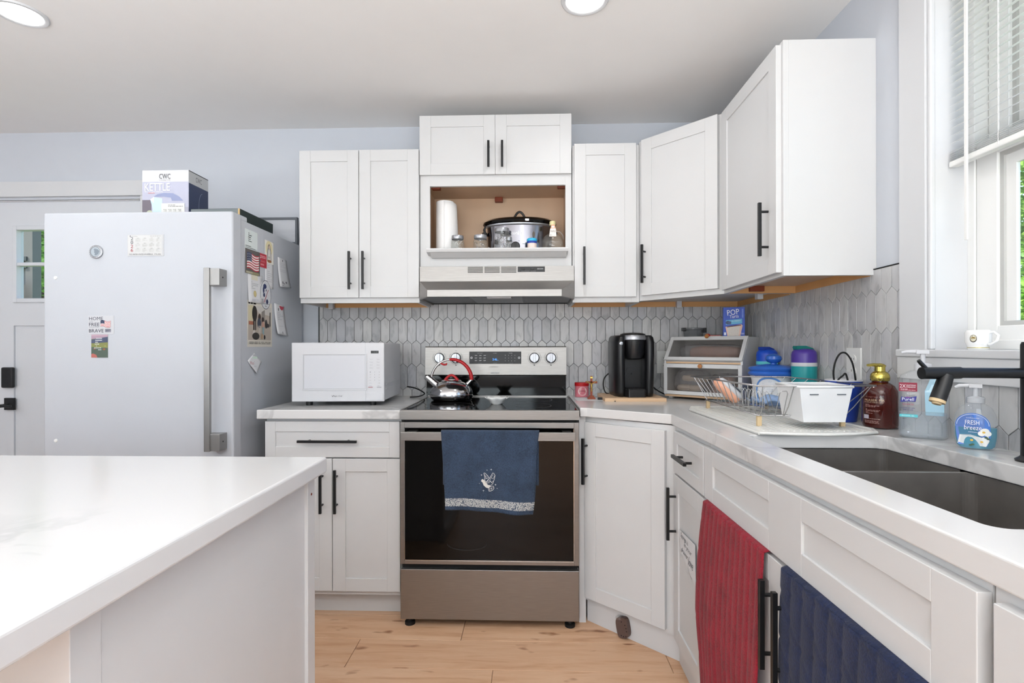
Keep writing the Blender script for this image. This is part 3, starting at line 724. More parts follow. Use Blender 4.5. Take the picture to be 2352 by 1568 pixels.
obj('corner_block', MB().box(1.50, 1.56, ya-.05, ya-.03, z0+.004, z0+.028), M_['corner'], t, world=True, warped=True, bevel=.002)
d = shaker(t, 'door', (C1, ya-.02, z0+.012), RU, RN, .502, z1-z0-.022, warped=True)
pull(d, (C1-.019, -1.075, 1.592), RU, RN, .187, warped=True)
# ------------------------------------------------------------ base units
t = thing('base_cabinet', 'white base cabinet left of the stove with one drawer over two doors', 'cabinet', (-.31, -.3, 0))
obj('body', MB().box(-.617, -.012, -.640, -.013, .10, .882).box(-.617, -.012, -.565, -.013, 0, .10), M_['cab'], t, world=True, bevel=.0006)
obj('plinth', MB().box(-.617, -.012, -.585, -.565, 0, .10), M_['cab'], t, world=True)
dr = shaker(t, 'drawer', (-.616, -.640, .711), FU, FN, .600, .158, rail=.046); pull(dr, (-.328, -.659, .785), FU, FN, .262, vertical=False)
d = shaker(t, 'door', (-.616, -.640, .122), FU, FN, .299, .583); pull(d, (-.358, -.659, .566), FU, FN, .19)
d = shaker(t, 'door', (-.314, -.640, .122), FU, FN, .299, .583); pull(d, (-.294, -.659, .566), FU, FN, .19)
t = obj('countertop', MB().box(-.643, -.004, -.682, -.001, .882, CZ), M_['quartz'], world=True, loc=(-.32, -.34, .882), bevel=.004, seg=3)
tag(t, 'white veined quartz worktop between fridge and stove, under the microwave', 'countertop')
# diagonal corner base
FX = 1.108                                # cabinet face of the right-hand run; door faces stand 19 mm proud
t = thing('corner_base_cabinet', 'white diagonal corner base cabinet with one large door, right of the stove', 'cabinet', (1.2, -.4, 0))
A = Vector((.797, -.645)); B = Vector((FX, -.930))
pts = [(.778, -.003), (.778, -.63), tuple(A), tuple(B), (R-.005, -.932), (R-.005, -.003)]
obj('body', MB().prism(pts, .095, .884), M_['cab'], t, world=True, warped=True)
obj('filler', MB().box(.768, .797, -.655, -.63, 0, .884), M_['cab'], t, world=True, warped=True)
ud = Vector((B.x-A.x, B.y-A.y, 0)).normalized(); nd = Vector((ud.y, -ud.x, 0))
if nd.y > 0: nd = -nd
A3 = Vector((A.x, A.y, 0)); LD = (B-A).length
pk = [tuple((A3-nd*.012-ud*.0)[:2]), tuple((A3+ud*(LD+.02)-nd*.012)[:2]), (R-.01, -.93), (R-.01, -.01), (.79, -.01)]
obj('plinth', MB().prism(pk, 0, .095), M_['cab'], t, world=True)
d = shaker(t, 'door', A3+ud*.008+Vector((0, 0, .112)), ud, nd, LD-.045, .752, warped=True)
pull(d, A3+ud*.022+nd*.019+Vector((0, 0, .70)), ud, nd, .195, warped=True)
# right-hand run
t = thing('drawer_base_cabinet', 'narrow white base cabinet with a small drawer over a door, between corner and sink', 'cabinet', (1.4, -1.12, 0))
obj('body', MB().box(FX, R-.005, -1.308, -.934, .095, .884), M_['cab'], t, world=True, warped=True)
obj('plinth', MB().box(FX+.012, R-.005, -1.308, -.934, 0, .095), M_['cab'], t, world=True)
dr = shaker(t, 'drawer', (FX, -.968, .722), RU, RN, .332, .150, rail=.042, warped=True); pull(dr, (FX-.019, -1.135, .797), RU, RN, .15, vertical=False, warped=True)
d = shaker(t, 'door', (FX, -.968, .112), RU, RN, .332, .602, warped=True); pull(d, (FX-.019, -.998, .575), RU, RN, .19, warped=True)
t = thing('sink_base_cabinet', 'white sink base cabinet with a two-panel false front over two doors hung with towels', 'cabinet', (1.4, -1.8, 0))
obj('body', MB().box(FX, FX+.018, -2.288, -1.312, .095, .884).box(FX+.018, R-.005, -1.328, -1.312, .095, .884).box(FX+.018, R-.005, -2.288, -2.272, .095, .884).box(FX+.018, R-.005, -2.272, -1.328, .095, .115), M_['cab'], t, world=True, warped=True)
obj('plinth', MB().box(FX+.012, R-.005, -2.288, -1.312, 0, .095), M_['cab'], t, world=True)
shaker(t, 'false_front', (FX, -1.311, .722), RU, RN, .977, .152, rail=.045, panels=[(.073, .43), (.572, .905)], warped=True)
d = shaker(t, 'door', (FX, -1.311, .112), RU, RN, .488, .600, warped=True); pull(d, (FX-.019, -1.772, .575), RU, RN, .19, warped=True)
d = shaker(t, 'door', (FX, -1.802, .112), RU, RN, .486, .600, warped=True); pull(d, (FX-.019, -1.832, .575), RU, RN, .19, warped=True)
t = thing('end_base_cabinet', 'white base cabinet at the near right edge beyond the sink cabinet', 'cabinet', (1.4, -2.6, 0))
obj('body', MB().box(FX, R-.005, -2.93, -2.292, .095, .884).box(FX+.012, R-.005, -2.93, -2.292, 0, .095), M_['cab'], t, world=True, warped=True)
shaker(t, 'door', (FX, -2.310, .112), RU, RN, .60, .760, warped=True)
# worktop of the right-hand run with the sink cut-out (rounded corners)
ZR = .926
def rrect(x0, x1, y0, y1, r, n=6):
    P = []
    for cx, cy, a in ((x1-r, y1-r, 0), (x0+r, y1-r, 90), (x0+r, y0+r, 180), (x1-r, y0+r, 270)):
        for i in range(n+1): q = math.radians(a+90*i/n); P.append((cx+r*math.cos(q), cy+r*math.sin(q)))
    return P
SX0, SX1, SY0, SY1 = 1.172, 1.558, -2.215, -1.415
EX = 1.094
outer = [(.770, -.002), (.770, -.684), (.800, -.692), (EX, -.918), (EX, -2.93), (R-.006, -2.93), (R-.006, -.002)]
hole = rrect(SX0, SX1, SY0, SY1, .028)
from mathutils.geometry import tessellate_polygon
def slab(outer, hole, z0, z1):
    tri = tessellate_polygon([[Vector((x, y, 0)) for x, y in outer], [Vector((x, y, 0)) for x, y in hole]])
    P = outer+hole; n = len(P); mb = MB(); top = []
    for a, b, c in tri:
        A_ = (P[b][0]-P[a][0])*(P[c][1]-P[a][1])-(P[c][0]-P[a][0])*(P[b][1]-P[a][1])
        top.append((a, b, c) if A_ > 0 else (a, c, b))
    V = [(x, y, z1) for x, y in P]+[(x, y, z0) for x, y in P]
    F = list(top)+[(a+n, c+n, b+n) for a, b, c in top]
    def side(i0, m, ccw):
        for i in range(m):
            a, b = i0+i, i0+(i+1) % m
            F.append((a, a+n, b+n, b) if ccw else (b, b+n, a+n, a))
    ar = lambda Q: sum(Q[i][0]*Q[(i+1) % len(Q)][1]-Q[(i+1) % len(Q)][0]*Q[i][1] for i in range(len(Q)))
    side(0, len(outer), ar(outer) > 0); side(len(outer), len(hole), ar(hole) < 0)
    mb.add(V, F); return mb
t = obj('countertop', slab(outer, hole, ZR-.038, ZR), M_['quartz'], world=True, loc=(1.3, -1.2, .888), warped=True, bevel=.0035, seg=3)
tag(t, 'white veined quartz worktop around the corner and the sink', 'countertop')
# double bowl undermount sink
t = thing('sink', 'dark gunmetal steel double bowl undermount sink', 'sink', (1.365, -1.8, .69))
def bowl(x0, x1, y0, y1, zt, zb):
    mb = MB(); a = rrect(x0, x1, y0, y1, .022); b = rrect(x0+.012, x1-.012, y0+.012, y1-.012, .03); n = len(a)
    mb.add([(x, y, zt) for x, y in a]+[(x, y, zb+.02) for x, y in a]+[(x, y, zb) for x, y in b], [(k*n+i, k*n+(i+1) % n, (k+1)*n+(i+1) % n, (k+1)*n+i) for k in (0, 1) for i in range(n)]+[tuple(range(2*n, 3*n))])
    mb.f = [f if len(f) > 4 else f[::-1] for f in mb.f]
    return mb
for y0, y1 in ((-1.688, SY1+.004), (SY0-.004, -1.706)):
    b_ = obj('bowl', bowl(SX0-.004, SX1+.004, y0, y1, ZR-.040, .69), M_['sink'], t, world=True, warped=True)
    yc = (y0+y1)/2
    obj('drain', MB().lathe([(.001, .692), (.02, .694), (.042, .698), (.045, .692)], (1.37, yc, 0), 24), M_['chrome'], b_, world=True, warped=True)
obj('divider', MB().box(SX0-.004, SX1+.004, -1.7055, -1.6885, .72, ZR-.0405), M_['steel'], t, world=True, warped=True, bevel=.004)
obj('rust_streak', Decal().poly([(0, 0), (.004, .002), (.003, -.03), (.0045, -.07), (.002, -.12), (.0, -.125), (-.001, -.06)], '#6b3a22').mesh(plane_fn((SX1+.0035, -1.715, ZR-.03), (0, -1, 0), (0, 0, 1))), M_['print'], t, world=True)
# the island in the left foreground
t = thing('kitchen_island', 'white kitchen island with a white quartz top in the left foreground', 'island', (-.8, -2.3, 0))
IX = .018
mb = MB().box(-1.9, IX, -2.30, -1.69, .0, .888).box(-1.9, IX-.5, -2.70, -2.345, 0, .888)
obj('body', mb, M_['cab'], t, world=True, bevel=.001)
obj('end_stile', MB().box(IX-.02, IX+.008, -1.705, -1.665, 0, .888), M_['cab'], t, world=True, bevel=.001)
obj("back_stile", MB().box(IX-.46, IX+.004, -2.345, -2.30, 0, .888), M_["cab"], t, world=True, bevel=.001)
obj("base_shoe", MB().box(IX-.02, IX+.02, -2.30, -1.66, 0, .085), M_['cab'], t, world=True, bevel=.002)
obj('screw_cap', MB().lathe([(.003, 0), (.003, .001), (.0001, .0012)], (IX+.008, -1.685, .84), 10, axis='x'), M_['corner'], t, world=True)
obj('top', MB().box(-2.1, .056, -3.2, -1.662, .888, .926), M_['quartz'], t, world=True, bevel=.005, seg=3)
# ============================================================ APPLIANCES
# --- refrigerator
t = thing('refrigerator', 'white single-door refrigerator with a long nickel bar handle', 'refrigerator', (-1.13, -.35, 0))
FX0, FX1 = -1.545, -.722
obj('body', MB().box(FX0+.006, FX1, -.668, -.04, .02, 1.762), M_['fridge'], t, world=True, bevel=.004)
obj('door', MB().box(FX0, FX1+.012, -.745, -.676, .06, 1.778), M_['fridge'], t, world=True, bevel=.009, seg=4)
obj('gasket', MB().box(FX0+.02, FX1-.008, -.677, -.667, .07, 1.765), M_['silver'], t, world=True)
obj('hinge_cover', MB().box(FX1-.05, FX1-.004, -.70, -.60, 1.76, 1.785), M_['fridge'], t, world=True, bevel=.006)
obj('handle', MB().box(-.800, -.776, -.806, -.790, .762, 1.527).box(-.798, -.736, -.800, -.744, 1.455, 1.525).box(-.798, -.736, -.800, -.744, .764, .834), M_['fhandle'], t, world=True, bevel=.0015)
obj('set_screw', MB().lathe([(.0035, 0), (.0035, .0006), (.0001, .0006)], (-.736, -.775, 1.49), 10, axis='x').lathe([(.0035, 0), (.0035, .0006), (.0001, .0006)], (-.736, -.775, .80), 10, axis='x'), M_['gap'], t, world=True)
for z in (1.497, .795): obj('bumper', MB().lathe([(.008, 0), (.007, .003), (.0001, .004)], (-1.489, -.745, z), 14, axis='y').xf(Matrix.Translation((0, -.745, z)) @ Matrix.Scale(-1, 4, (0, 1, 0)) @ Matrix.Translation((0, .745, -z))), M_['white'], t, world=True)
obj('foot', MB().box(FX0+.05, FX0+.1, -.6, -.55, 0, .02).box(FX1-.1, FX1-.05, -.6, -.55, 0, .02).box(FX0+.05, FX0+.1, -.15, -.1, 0, .02).box(FX1-.1, FX1-.05, -.15, -.1, 0, .02), M_['rubber'], t, world=True)
# --- stove
t = thing('stove', 'freestanding stainless steel electric range with black glass top', 'stove', (.381, -.36, 0))
W = .762
obj('body', MB().box(.003, W-.003, -.665, -.03, .035, .888), M_['steel'], t, world=True)
obj('dark_gap', MB().box(.006, W-.006, -.695, -.664, .03, .888), M_['gap'], t, world=True)
obj('drawer', MB().box(.0, W, -.713, -.670, .032, .246), M_['steel'], t, world=True, bevel=.002)
dr = MB().box(0, .018, -.713, -.668, .268, .874).box(W-.020, W, -.713, -.668, .268, .874).box(.018, W-.020, -.713, -.668, .268, .284).box(.018, W-.020, -.713, -.668, .850, .874)
od = obj('oven_door', dr, M_['steel'], t, world=True, bevel=.0012)
obj('glass_panel', MB().box(.018, W-.020, -.7095, -.67, .286, .846), M_['blackglass'], od, world=True)
obj('glass_trim', MB().box(.0175, .020, -.7135, -.70, .284, .848).box(W-.0225, W-.020, -.7135, -.70, .284, .848).box(.0175, W-.020, -.7135, -.70, .284, .287), M_['chrome'], od, world=True)
obj('handle', MB().box(.016, W-.019, -.772, -.755, .806, .841).box(.03, .07, -.756, -.708, .812, .835).box(W-.07, W-.03, -.756, -.708, .812, .835), M_['steel'], od, world=True, bevel=.0015)
ct = obj('cooktop', MB().box(.001, W-.001, -.700, -.050, .886, .924), M_['blackglass'], t, world=True, bevel=.001)
obj('front_trim', MB().prism([(-.7155, .886), (-.690, .886), (-.690, .9255), (-.7135, .9255), (-.7155, .922)], -.002, W+.002, 'x').box(-.002, .004, -.69, -.06, .90, .9255).box(W-.004, W+.002, -.69, -.06, .90, .9255), M_['steel'], ct, world=True)
D = Decal()
for cx, cy, r in ((.17, -.24, .085), (.57, -.24, .10), (.18, -.51, .115), (.57, -.51, .085), (.38, -.2, .05)): D.ring(cx, cy, r, r, .0022, '#55565a', 48)
obj('burner_rings', D.mesh(lambda a, b, l: Vector((a, b, .924+l+.0002))), M_['print'], ct, world=True)
bgd = obj('backguard', MB().prism([(-.07, 1.038), (-.098, 1.042), (-.092, 1.196), (-.086, 1.199), (-.02, 1.199), (-.02, 1.038)], -.016, .753, 'x'), M_['steel'], t, world=True, bevel=.003)
obj('back_glass', MB().box(-.014, .752, -.068, -.02, .924, 1.040), M_['blackglass'], t, world=True)
obj('base_strip', MB().box(-.004, W-.006, -.078, -.066, .924, .930), M_['steel'], t, world=True)
def bgf(a, b, l): return Vector((a, -.0985+.006*(b-1.042)/.154-l-.0004, b))
D = Decal().rect(.226, 1.104, .509, 1.171, '#1b1d22')
for x in (.238, .497): D.ell(x, 1.137, .0062, .0062, '#b9babc', 20).ell(x, 1.137, .0028, .0028, '#3a3c40', 12)
for r_i in range(3):
    for c_i in range(3): D.rect(.256+c_i*.024, 1.149-r_i*.0135, .269+c_i*.024, 1.1512-r_i*.0135, '#c8c8c8'); D.rect(.256+c_i*.024, 1.1455-r_i*.0135, .267+c_i*.024, 1.147-r_i*.0135, '#8f9093') if r_i else None
    for c_i in range(4): D.text('123456789*0#'[r_i*4+c_i], .421+c_i*.0172, 1.149-r_i*.0150, .0028, .0036, '#d5d5d5')
for x, s_ in ((.271, 'BAKE / BROIL'), (.356, 'OVEN'), (.441, 'TIMER')): D.text(s_, x, 1.161, .028 if x < .3 else .020, .0026, '#c0c0c0')
for x, s_ in ((.275, 'CLEAN'), (.356, 'WARM'), (.443, 'LOCK')): D.text(s_, x, 1.107, .02, .003, '#77787c')
D.text('STAINLESS', .335, 1.086, .048, .0045, '#8d8a88').rect(.344, 1.0525, .388, 1.0575, '#8c8c8e').text('FRIGIDAIRE', .346, 1.0534, .040, .0034, '#e2e2e2')
obj('control_panel', D.mesh(bgf), M_['print'], bgd, world=True)
obj('clock_digits', Decal().text('3:46', .353, 1.122, .024, .013, '#4e9bf0').text('am', .380, 1.122, .004, .003, '#4e9bf0').mesh(lambda a, b, l: bgf(a, b, l+.0006)), M_['glow'], bgd, world=True)
for i, x in enumerate((.062, .153, .580, .670)):
    kz = 1.1375
    k = obj('knob', MB().lathe([(.0275, 0), (.0275, .004), (.026, .006), (.0245, .016), (.0225, .018), (.0001, .018)], (0, 0, 0), 36, axis='y').xf(Matrix.Translation((x, -.094, kz)) @ Matrix.Scale(-1, 4, (0, 1, 0))).box(x-.0062, x+.0062, -.120, -.110, kz-.0255, kz+.0235), M_['silver'], bgd, world=True, bevel=.0012)
    obj('knob_base', MB().lathe([(.029, 0), (.029, .0035), (.0001, .0035)], (0, 0, 0), 30, axis='y').xf(Matrix.Translation((x, -.0935, kz-.002)) @ Matrix.Scale(-1, 4, (0, 1, 0))), M_['blackp'], bgd, world=True)
    D = Decal().ring(x, kz, .036, .036, .0012, '#3c3c3e', 30, PI*.78, PI*1.5).ring(x, kz, .036, .036, .0012, '#3c3c3e', 30, -PI*.45, PI*.25).text('OFF', x-.006, kz+.035, .012, .004, '#2c2c2e').ell(x, kz-.040, .005, .003, '#2c2c2e', 10)
    obj('dial_marks', D.mesh(bgf), M_['print'], bgd, world=True)
for x in (.035, .725):
    obj('foot', MB().lathe([(.001, 0), (.022, 0), (.022, .012), (.012, .016), (.012, .034), (.001, .034)], (x, -.685, 0), 20), M_['rubber'], t, world=True)
    obj('foot', MB().lathe([(.001, 0), (.022, 0), (.022, .012), (.012, .016), (.012, .034), (.001, .034)], (x, -.08, 0), 20), M_['rubber'], t, world=True)
obj('smudge', Decal().ring(.285, .355, .085, .028, .002, '#1d1d1e', 40, -PI, .25).ring(.285, .352, .078, .022, .0015, '#181819', 40, -PI, .2).mesh(lambda a, b, l: Vector((a, -.7098-l, b))), M_['print'], od, world=True)
# --- range hood
t = thing('range_hood', 'stainless under-cabinet range hood above the stove', 'hood', (.39, -.2, 1.43))
HX0, HX1 = .004, .776
mb = MB()
mb.box(HX0, HX1, -.328, 0, 1.524, 1.599)
ch = .072
# skirt: sloping front with chamfered corners, down to the lip
top = [(HX0, -.328, 1.524), (HX1, -.328, 1.524)]
f1 = [(HX0+ch, -.505, 1.463), (HX1-ch, -.505, 1.463)]; f2 = [(HX0+ch, -.505, 1.432), (HX1-ch, -.505, 1.432)]
s1 = [(HX0, -.335, 1.432), (HX1, -.335, 1.432)]; b1 = [(HX0, 0, 1.432), (HX1, 0, 1.432)]; b0 = [(HX0, 0, 1.524), (HX1, 0, 1.524)]
V = top+f1+f2+s1+b1+b0
mb.add(V, [(0, 2, 3, 1), (2, 4, 5, 3), (0, 6, 4, 2), (1, 3, 5, 7), (0, 10, 8, 6), (1, 7, 9, 11)])
obj('shell', mb, M_['steel'], t, world=True, bevel=.0008)
ins = .012
mb = MB().prism([(HX0+ins, -.01), (HX0+ins, -.33), (HX0+ch+.004, -.493), (HX1-ch-.004, -.493), (HX1-ins, -.33), (HX1-ins, -.01)], 1.440, 1.446)
obj('underside_pan', mb, M_['steeldark'], t, world=True)
mb = MB()
Q = [(HX0, -.0), (HX0, -.335), (HX0+ch, -.505), (HX1-ch, -.505), (HX1, -.335), (HX1, 0)]
for a, b in zip(Q, Q[1:]):
    a, b = Vector(a), Vector(b); d_ = (b-a).normalized(); n_ = Vector((-d_.y, d_.x)); n_ = n_ if n_.dot(Vector((.39, -.2))-a) > 0 else -n_
    a = a+n_*.0012; b = b+n_*.0012
    mb.prism([tuple(a), tuple(b), tuple(b+n_*.010), tuple(a+n_*.010)], 1.4312, 1.446)
obj('rolled_lip', mb, M_['steel'], t, world=True)
fp = obj('filter_frame', MB().box(.265, .525, -.47, -.10, 1.434, 1.441), M_['steeldark'], t, world=True, bevel=.001)
mb = MB()
for i in range(24): mb.box(.275+i*.0102, .2785+i*.0102, -.455, -.115, 1.4325, 1.4345)
for i in range(33): mb.box(.272, .518, -.455+i*.0102, -.4515+i*.0102, 1.4318, 1.4338)
obj('filter_mesh', mb, M_['steeldark'], fp, world=True)
obj('lamp_lens', MB().box(.352, .468, -.468, -.405, 1.427, 1.434), M_['mw'], t, world=True, bevel=.002)
for g_ in range(3):
    mb = MB()
    for i in range(5): mb.box(.246+g_*.0835, .246+g_*.0835+.076, -.3292, -.3275, 1.5925-i*.0064, 1.5955-i*.0064-.0002)
    obj('vent_slots', mb, M_['gap'], t, world=True)
D = Decal().rect(0, 0, .135, .027, '#17181a').ell(.028, .015, .0095, .0075, '#060607').ell(.072, .015, .0095, .006, '#060607').text('BROAN', .098, .0125, .028, .0055, '#c9c9c9').rect(.018, .0035, .058, .0045, '#8a8a8a').rect(.064, .0035, .09, .0045, '#8a8a8a')
obj('switch_panel', D.mesh(plane_fn((.496, -.3283, 1.569), (1, 0, 0), (0, 0, 1))), M_['print'], t, world=True)
obj('rocker', MB().box(.517, .531, -.3325, -.328, 1.579, 1.589).box(.561, .575, -.3325, -.328, 1.579, 1.589), M_['blackp'], t, world=True, bevel=.001)
# --- microwave
th_ = math.radians(3.0)
t = thing('microwave', 'white countertop microwave on the worktop beside the fridge', 'microwave', (-.337, -.53, CZ), th_)
w2_ = .213; MZ0, MZ1 = .021, .295
obj('body', MB().box(-w2_, w2_, .012, .385, MZ0+.003, MZ1-.002), M_['mw'], t, bevel=.004)
obj('front', MB().box(-w2_-.001, w2_+.001, 0, .016, MZ0, MZ1), M_['mw'], t, bevel=.003)
obj('door_window', Decal().rect(-.160, MZ0+.056, .130, MZ1-.055, '#b7b8bc').rect(-.155, MZ0+.061, .125, MZ1-.060, '#c6c7cc').mesh(lambda a, b, l: Vector((a, -.0004-l, b))), M_['print'], t)
mb = MB()
for a, b, c, d_ in ((-.164, .134, MZ0+.052, MZ0+.056), (-.164, .134, MZ1-.055, MZ1-.051), (-.164, -.160, MZ0+.056, MZ1-.055), (.130, .134, MZ0+.056, MZ1-.055)): mb.box(a, b, -.0028, .001, c, d_)
obj('window_rim', mb, M_['mw'], t, bevel=.0008)
obj('door_seam', MB().box(.127+.0, .128, -.0008, .001, MZ0+.001, MZ1-.001).xf(Matrix.Translation((.0, 0, 0))), M_['silver'], t)
px = .128
D = Decal().rect(px+.0245, MZ1-.050, px+.0605, MZ1-.038, '#0c0e0d').text('12:57', px+.037, MZ1-.0475, .020, .0068, '#5b6160')
for i, (a, b) in enumerate((('Popcorn', 'Potato'), ('Frozen', 'Pizza'), ('Timer', 'Reheat'), ('Defrost', 'Cook'))):
    z = MZ1-.079-i*.0135
    D.text(a, px+.019, z, .015, .0036, '#8e8f92').text(b, px+.052, z, .013, .0036, '#8e8f92').rect(px+.017, z+.0075, px+.071, z+.0079, '#bdbdc0')
for i, ch_ in enumerate('123456789'): D.text(ch_, px+.021+(i % 3)*.0205, MZ1-.139-(i//3)*.0125, .0026, .0042, '#5b5c60')
D.text('Power', px+.018, MZ1-.1765, .009, .0028, '#8e8f92').text('0', px+.0415, MZ1-.1765, .0028, .0042, '#5b5c60').text('Clock', px+.060, MZ1-.1765, .009, .0028, '#8e8f92')
D.text('Memory', px+.018, MZ1-.190, .012, .0032, '#8e8f92').text('+30', px+.058, MZ1-.190, .009, .0040, '#9a9a88')
D.text('Stop', px+.018, MZ1-.2025, .011, .0036, '#808185').rect(px+.013, MZ1-.2085, px+.034, MZ1-.206, '#a04a52').text('Start', px+.056, MZ1-.2025, .011, .0036, '#808185').rect(px+.053, MZ1-.2085, px+.074, MZ1-.206, '#8f9092')
D.text('Magic Chef', -.022, MZ0+.0215, .044, .0078, '#3c3d40', shear=.2)
D.line([(-.028, MZ0+.029), (-.024, MZ0+.022), (-.020, MZ0+.030)], .0012, '#3c3d40')
obj('panel_print', D.mesh(lambda a, b, l: Vector((a, -.0005-l, b))), M_['print'], t)
obj('open_button', MB().box(px+.003, w2_-.004, -.002, .001, MZ0+.005, MZ0+.037), M_['mw'], t, bevel=.0015)
mb = MB()
for x in (-.15, .15):
    for y in (.05, .33): mb.lathe([(.001, 0), (.015, 0), (.017, .024), (.001, .024)], (x, y, 0), 14)
obj('foot', mb, M_['blackp'], t)
obj('side_rib', MB().box(w2_-.001, w2_+.0015, .04, .36, MZ0+.075, MZ0+.079).box(w2_-.001, w2_+.0015, .04, .36, MZ0+.055, MZ0+.059), M_['mw'], t)
t = obj('power_cord', MB().tube(smooth([(-.10, -.16, .985), (-.065, -.13, .975), (-.03, -.11, .955), (-.02, -.10, .94), (-.05, -.12, .928), (-.09, -.14, .927)]), .0035, 8), M_['rubber'], world=True, loc=(-.05, -.12, CZ))
tag(t, 'black power cord coiling behind the microwave beside the stove', 'cord')
# --- coffee maker
t = thing('coffee_maker', 'black single-serve coffee maker with a silver brew-head rim', 'coffee maker', (1.076, -.215, .9474), math.radians(2))
def cm(a, b):   # rounded D shaped plan, front at -y
    return a, b
mb = MB()
side = []
hgt = .305
for s_ in (-1, 1):   # the two side columns
    pr = [(s_*.050, -.085), (s_*.055, -.112), (s_*.072, -.122), (s_*.090, -.112), (s_*.104, -.07), (s_*.106, .06), (s_*.095, .12), (s_*.050, .12)]
    if s_ < 0: pr = pr[::-1]
    rings = [(0, .93), (.02, .955), (.2, 1.0), (.27, .995), (.295, .95), (.305, .87)]
    n_ = len(pr); V = [(x*q, y*q, z) for z, q in rings for x, y in pr]
    F = [(k*n_+i, k*n_+(i+1) % n_, (k+1)*n_+(i+1) % n_, (k+1)*n_+i) for k in range(len(rings)-1) for i in range(n_)]+[tuple(range(n_))[::-1], tuple((len(rings)-1)*n_+i for i in range(n_))]
    mb.add(V, F, True)
obj('housing', mb, M_['blackp'], t)
mb = MB().box(-.06, .06, -.02, .12, 0, .285)
obj('back_wall', mb, M_['blackp'], t, bevel=.006)
obj('brew_funnel', MB().lathe([(.035, .185), (.044, .19), (.052, .215), (.056, .28), (.0001, .281)], (0, -.07, 0), 32), M_['blackp'], t)
obj('brew_lid', MB().lathe([(.060, .285), (.066, .30), (.062, .312), (.045, .318), (.0001, .320)], (0, -.045, 0), 36, sy=1.15), M_['blackp'], t)
obj('silver_rim', MB().lathe([(.062, .280), (.072, .283), (.0735, .295), (.069, .305), (.0655, .306), (.064, .30)], (0, -.045, 0), 40, sy=1.12), M_['silver'], t)
D = Decal()
for i in range(6): D.rect(-.025+i*.009, -.098, -.020+i*.009, -.095, '#9a9a9c')
obj('buttons', D.mesh(lambda a, b, l: Vector((a, b, .3165+l))), M_['print'], t)
obj('drip_tray', MB().prism([(-.050, -.03), (-.055, -.11), (-.04, -.138), (.04, -.138), (.055, -.11), (.050, -.03)], 0, .038), M_['blackp'], t, bevel=.004)
obj('tray_grille', MB().box(-.042, .042, -.128, -.04, .038, .041), M_['rubber'], t, bevel=.001)
obj('splash_cone', MB().prism([(-.052, .038), (.052, .038), (.022, .14), (-.022, .14)], -.024, -.019, 'y'), M_['blackp'], t)
obj('handle_badge', MB().lathe([(.010, 0), (.008, .004), (.0001, .005)], (0, 0, 0), 16, axis='y').xf(Matrix.Translation((-.074, -.118, .265)) @ Matrix.Scale(-1, 4, (0, 1, 0))), M_['silver'], t)
tb = obj('wooden_board', MB().box(-.148, .148, -.16, .13, 0, .018), M_['bamboo'], loc=(1.066, -.232, CZ+.0), bevel=.002)
tb.location.z = .9293
tag(tb, 'pale wooden board under the black coffee maker', 'board')
for nm, P, lb in (('power_cord', [(.985, -.12, 1.06), (.955, -.12, 1.03), (.947, -.13, .99), (.955, -.15, .955), (.975, -.15, .947)], 'black cord looping out left of the coffee maker'),
                  ('power_cord', [(1.17, -.08, 1.02), (1.20, -.08, 1.0), (1.235, -.10, .965), (1.27, -.10, .945), (1.29, -.08, .94)], 'black cord running from the coffee maker behind the bread box')):
    tag(obj(nm, MB().tube(smooth(P), .0034, 8), M_['rubber'], world=True, loc=P[-1]), lb, 'cord')
# --- bread box, standing diagonally in the corner
t = thing('bread_box', 'white two-tier bread box with clear doors and round wooden knobs in the corner', 'bread box', (1.254, -.191, .9312), math.radians(-41))
BW, BD, z1, zt, bk = .395, .235, .190, .312, .088
mb = MB()
for x in (0, BW-.010): mb.prism([(0, .018), (BD, .018), (BD, zt), (bk, zt), (0, z1+.004)], x, x+.010, 'x')
mb.box(.01, BW-.01, BD-.006, BD, .018, zt).box(.01, BW-.01, bk, BD, zt-.010, zt).box(.01, BW-.01, .012, BD-.006, z1-.004, z1+.004)
obj('case', mb, M_['cab'], t, bevel=.0008)
obj('base_board', MB().box(.002, BW-.002, .002, BD, .010, .020).box(.010, BW-.010, .002, .014, z1-.010, z1-.002), M_['bamboo'], t)
mb = MB()
for x in (.015, BW-.035):
    for y in (.02, BD-.04): mb.box(x, x+.02, y, y+.02, -.0, .011)
obj('foot', mb, M_['cab'], t)
def bdoor(z0, z1_, y0, y1_, b_, kz, kt):
    # framed door lying in the plane from (y0,z0) to (y1,z1)
    L = math.hypot(y1_-y0, z1_-z0); ang = math.atan2(z1_-z0, y1_-y0)
    M = Matrix.Translation((0, y0, z0)) @ Matrix.Rotation(ang-PI/2, 4, 'X')
    # local: x along, z up the door, y thickness (outwards negative)
    mb = MB().box(.001, b_, -.008, 0, 0, L).box(BW-b_, BW-.001, -.008, 0, 0, L).box(b_, BW-b_, -.008, 0, 0, .018).box(b_, BW-b_, -.008, 0, L-.020, L)
    d = obj('door', mb.xf(M), M_['cab'], t, bevel=.0008)
    obj('clear_panel', MB().box(b_, BW-b_, -.005, -.003, .018, L-.020).xf(M), M_['tint'], d)
    obj('knob', MB().lathe([(.004, 0), (.004, .006), (.0105, .008), (.0105, .015), (.0001, .016)], (0, 0, 0), 20, axis='y').xf(M @ Matrix.Translation((BW*.5-.0, -.008, L-kt)) @ Matrix.Scale(-1, 4, (0, 1, 0))), M_['knobwood'], d)
bdoor(.022, z1-.012, 0, 0, .019, 0, .010); bdoor(z1+.004, zt, -.001, bk-.004, .019, 0, .008)
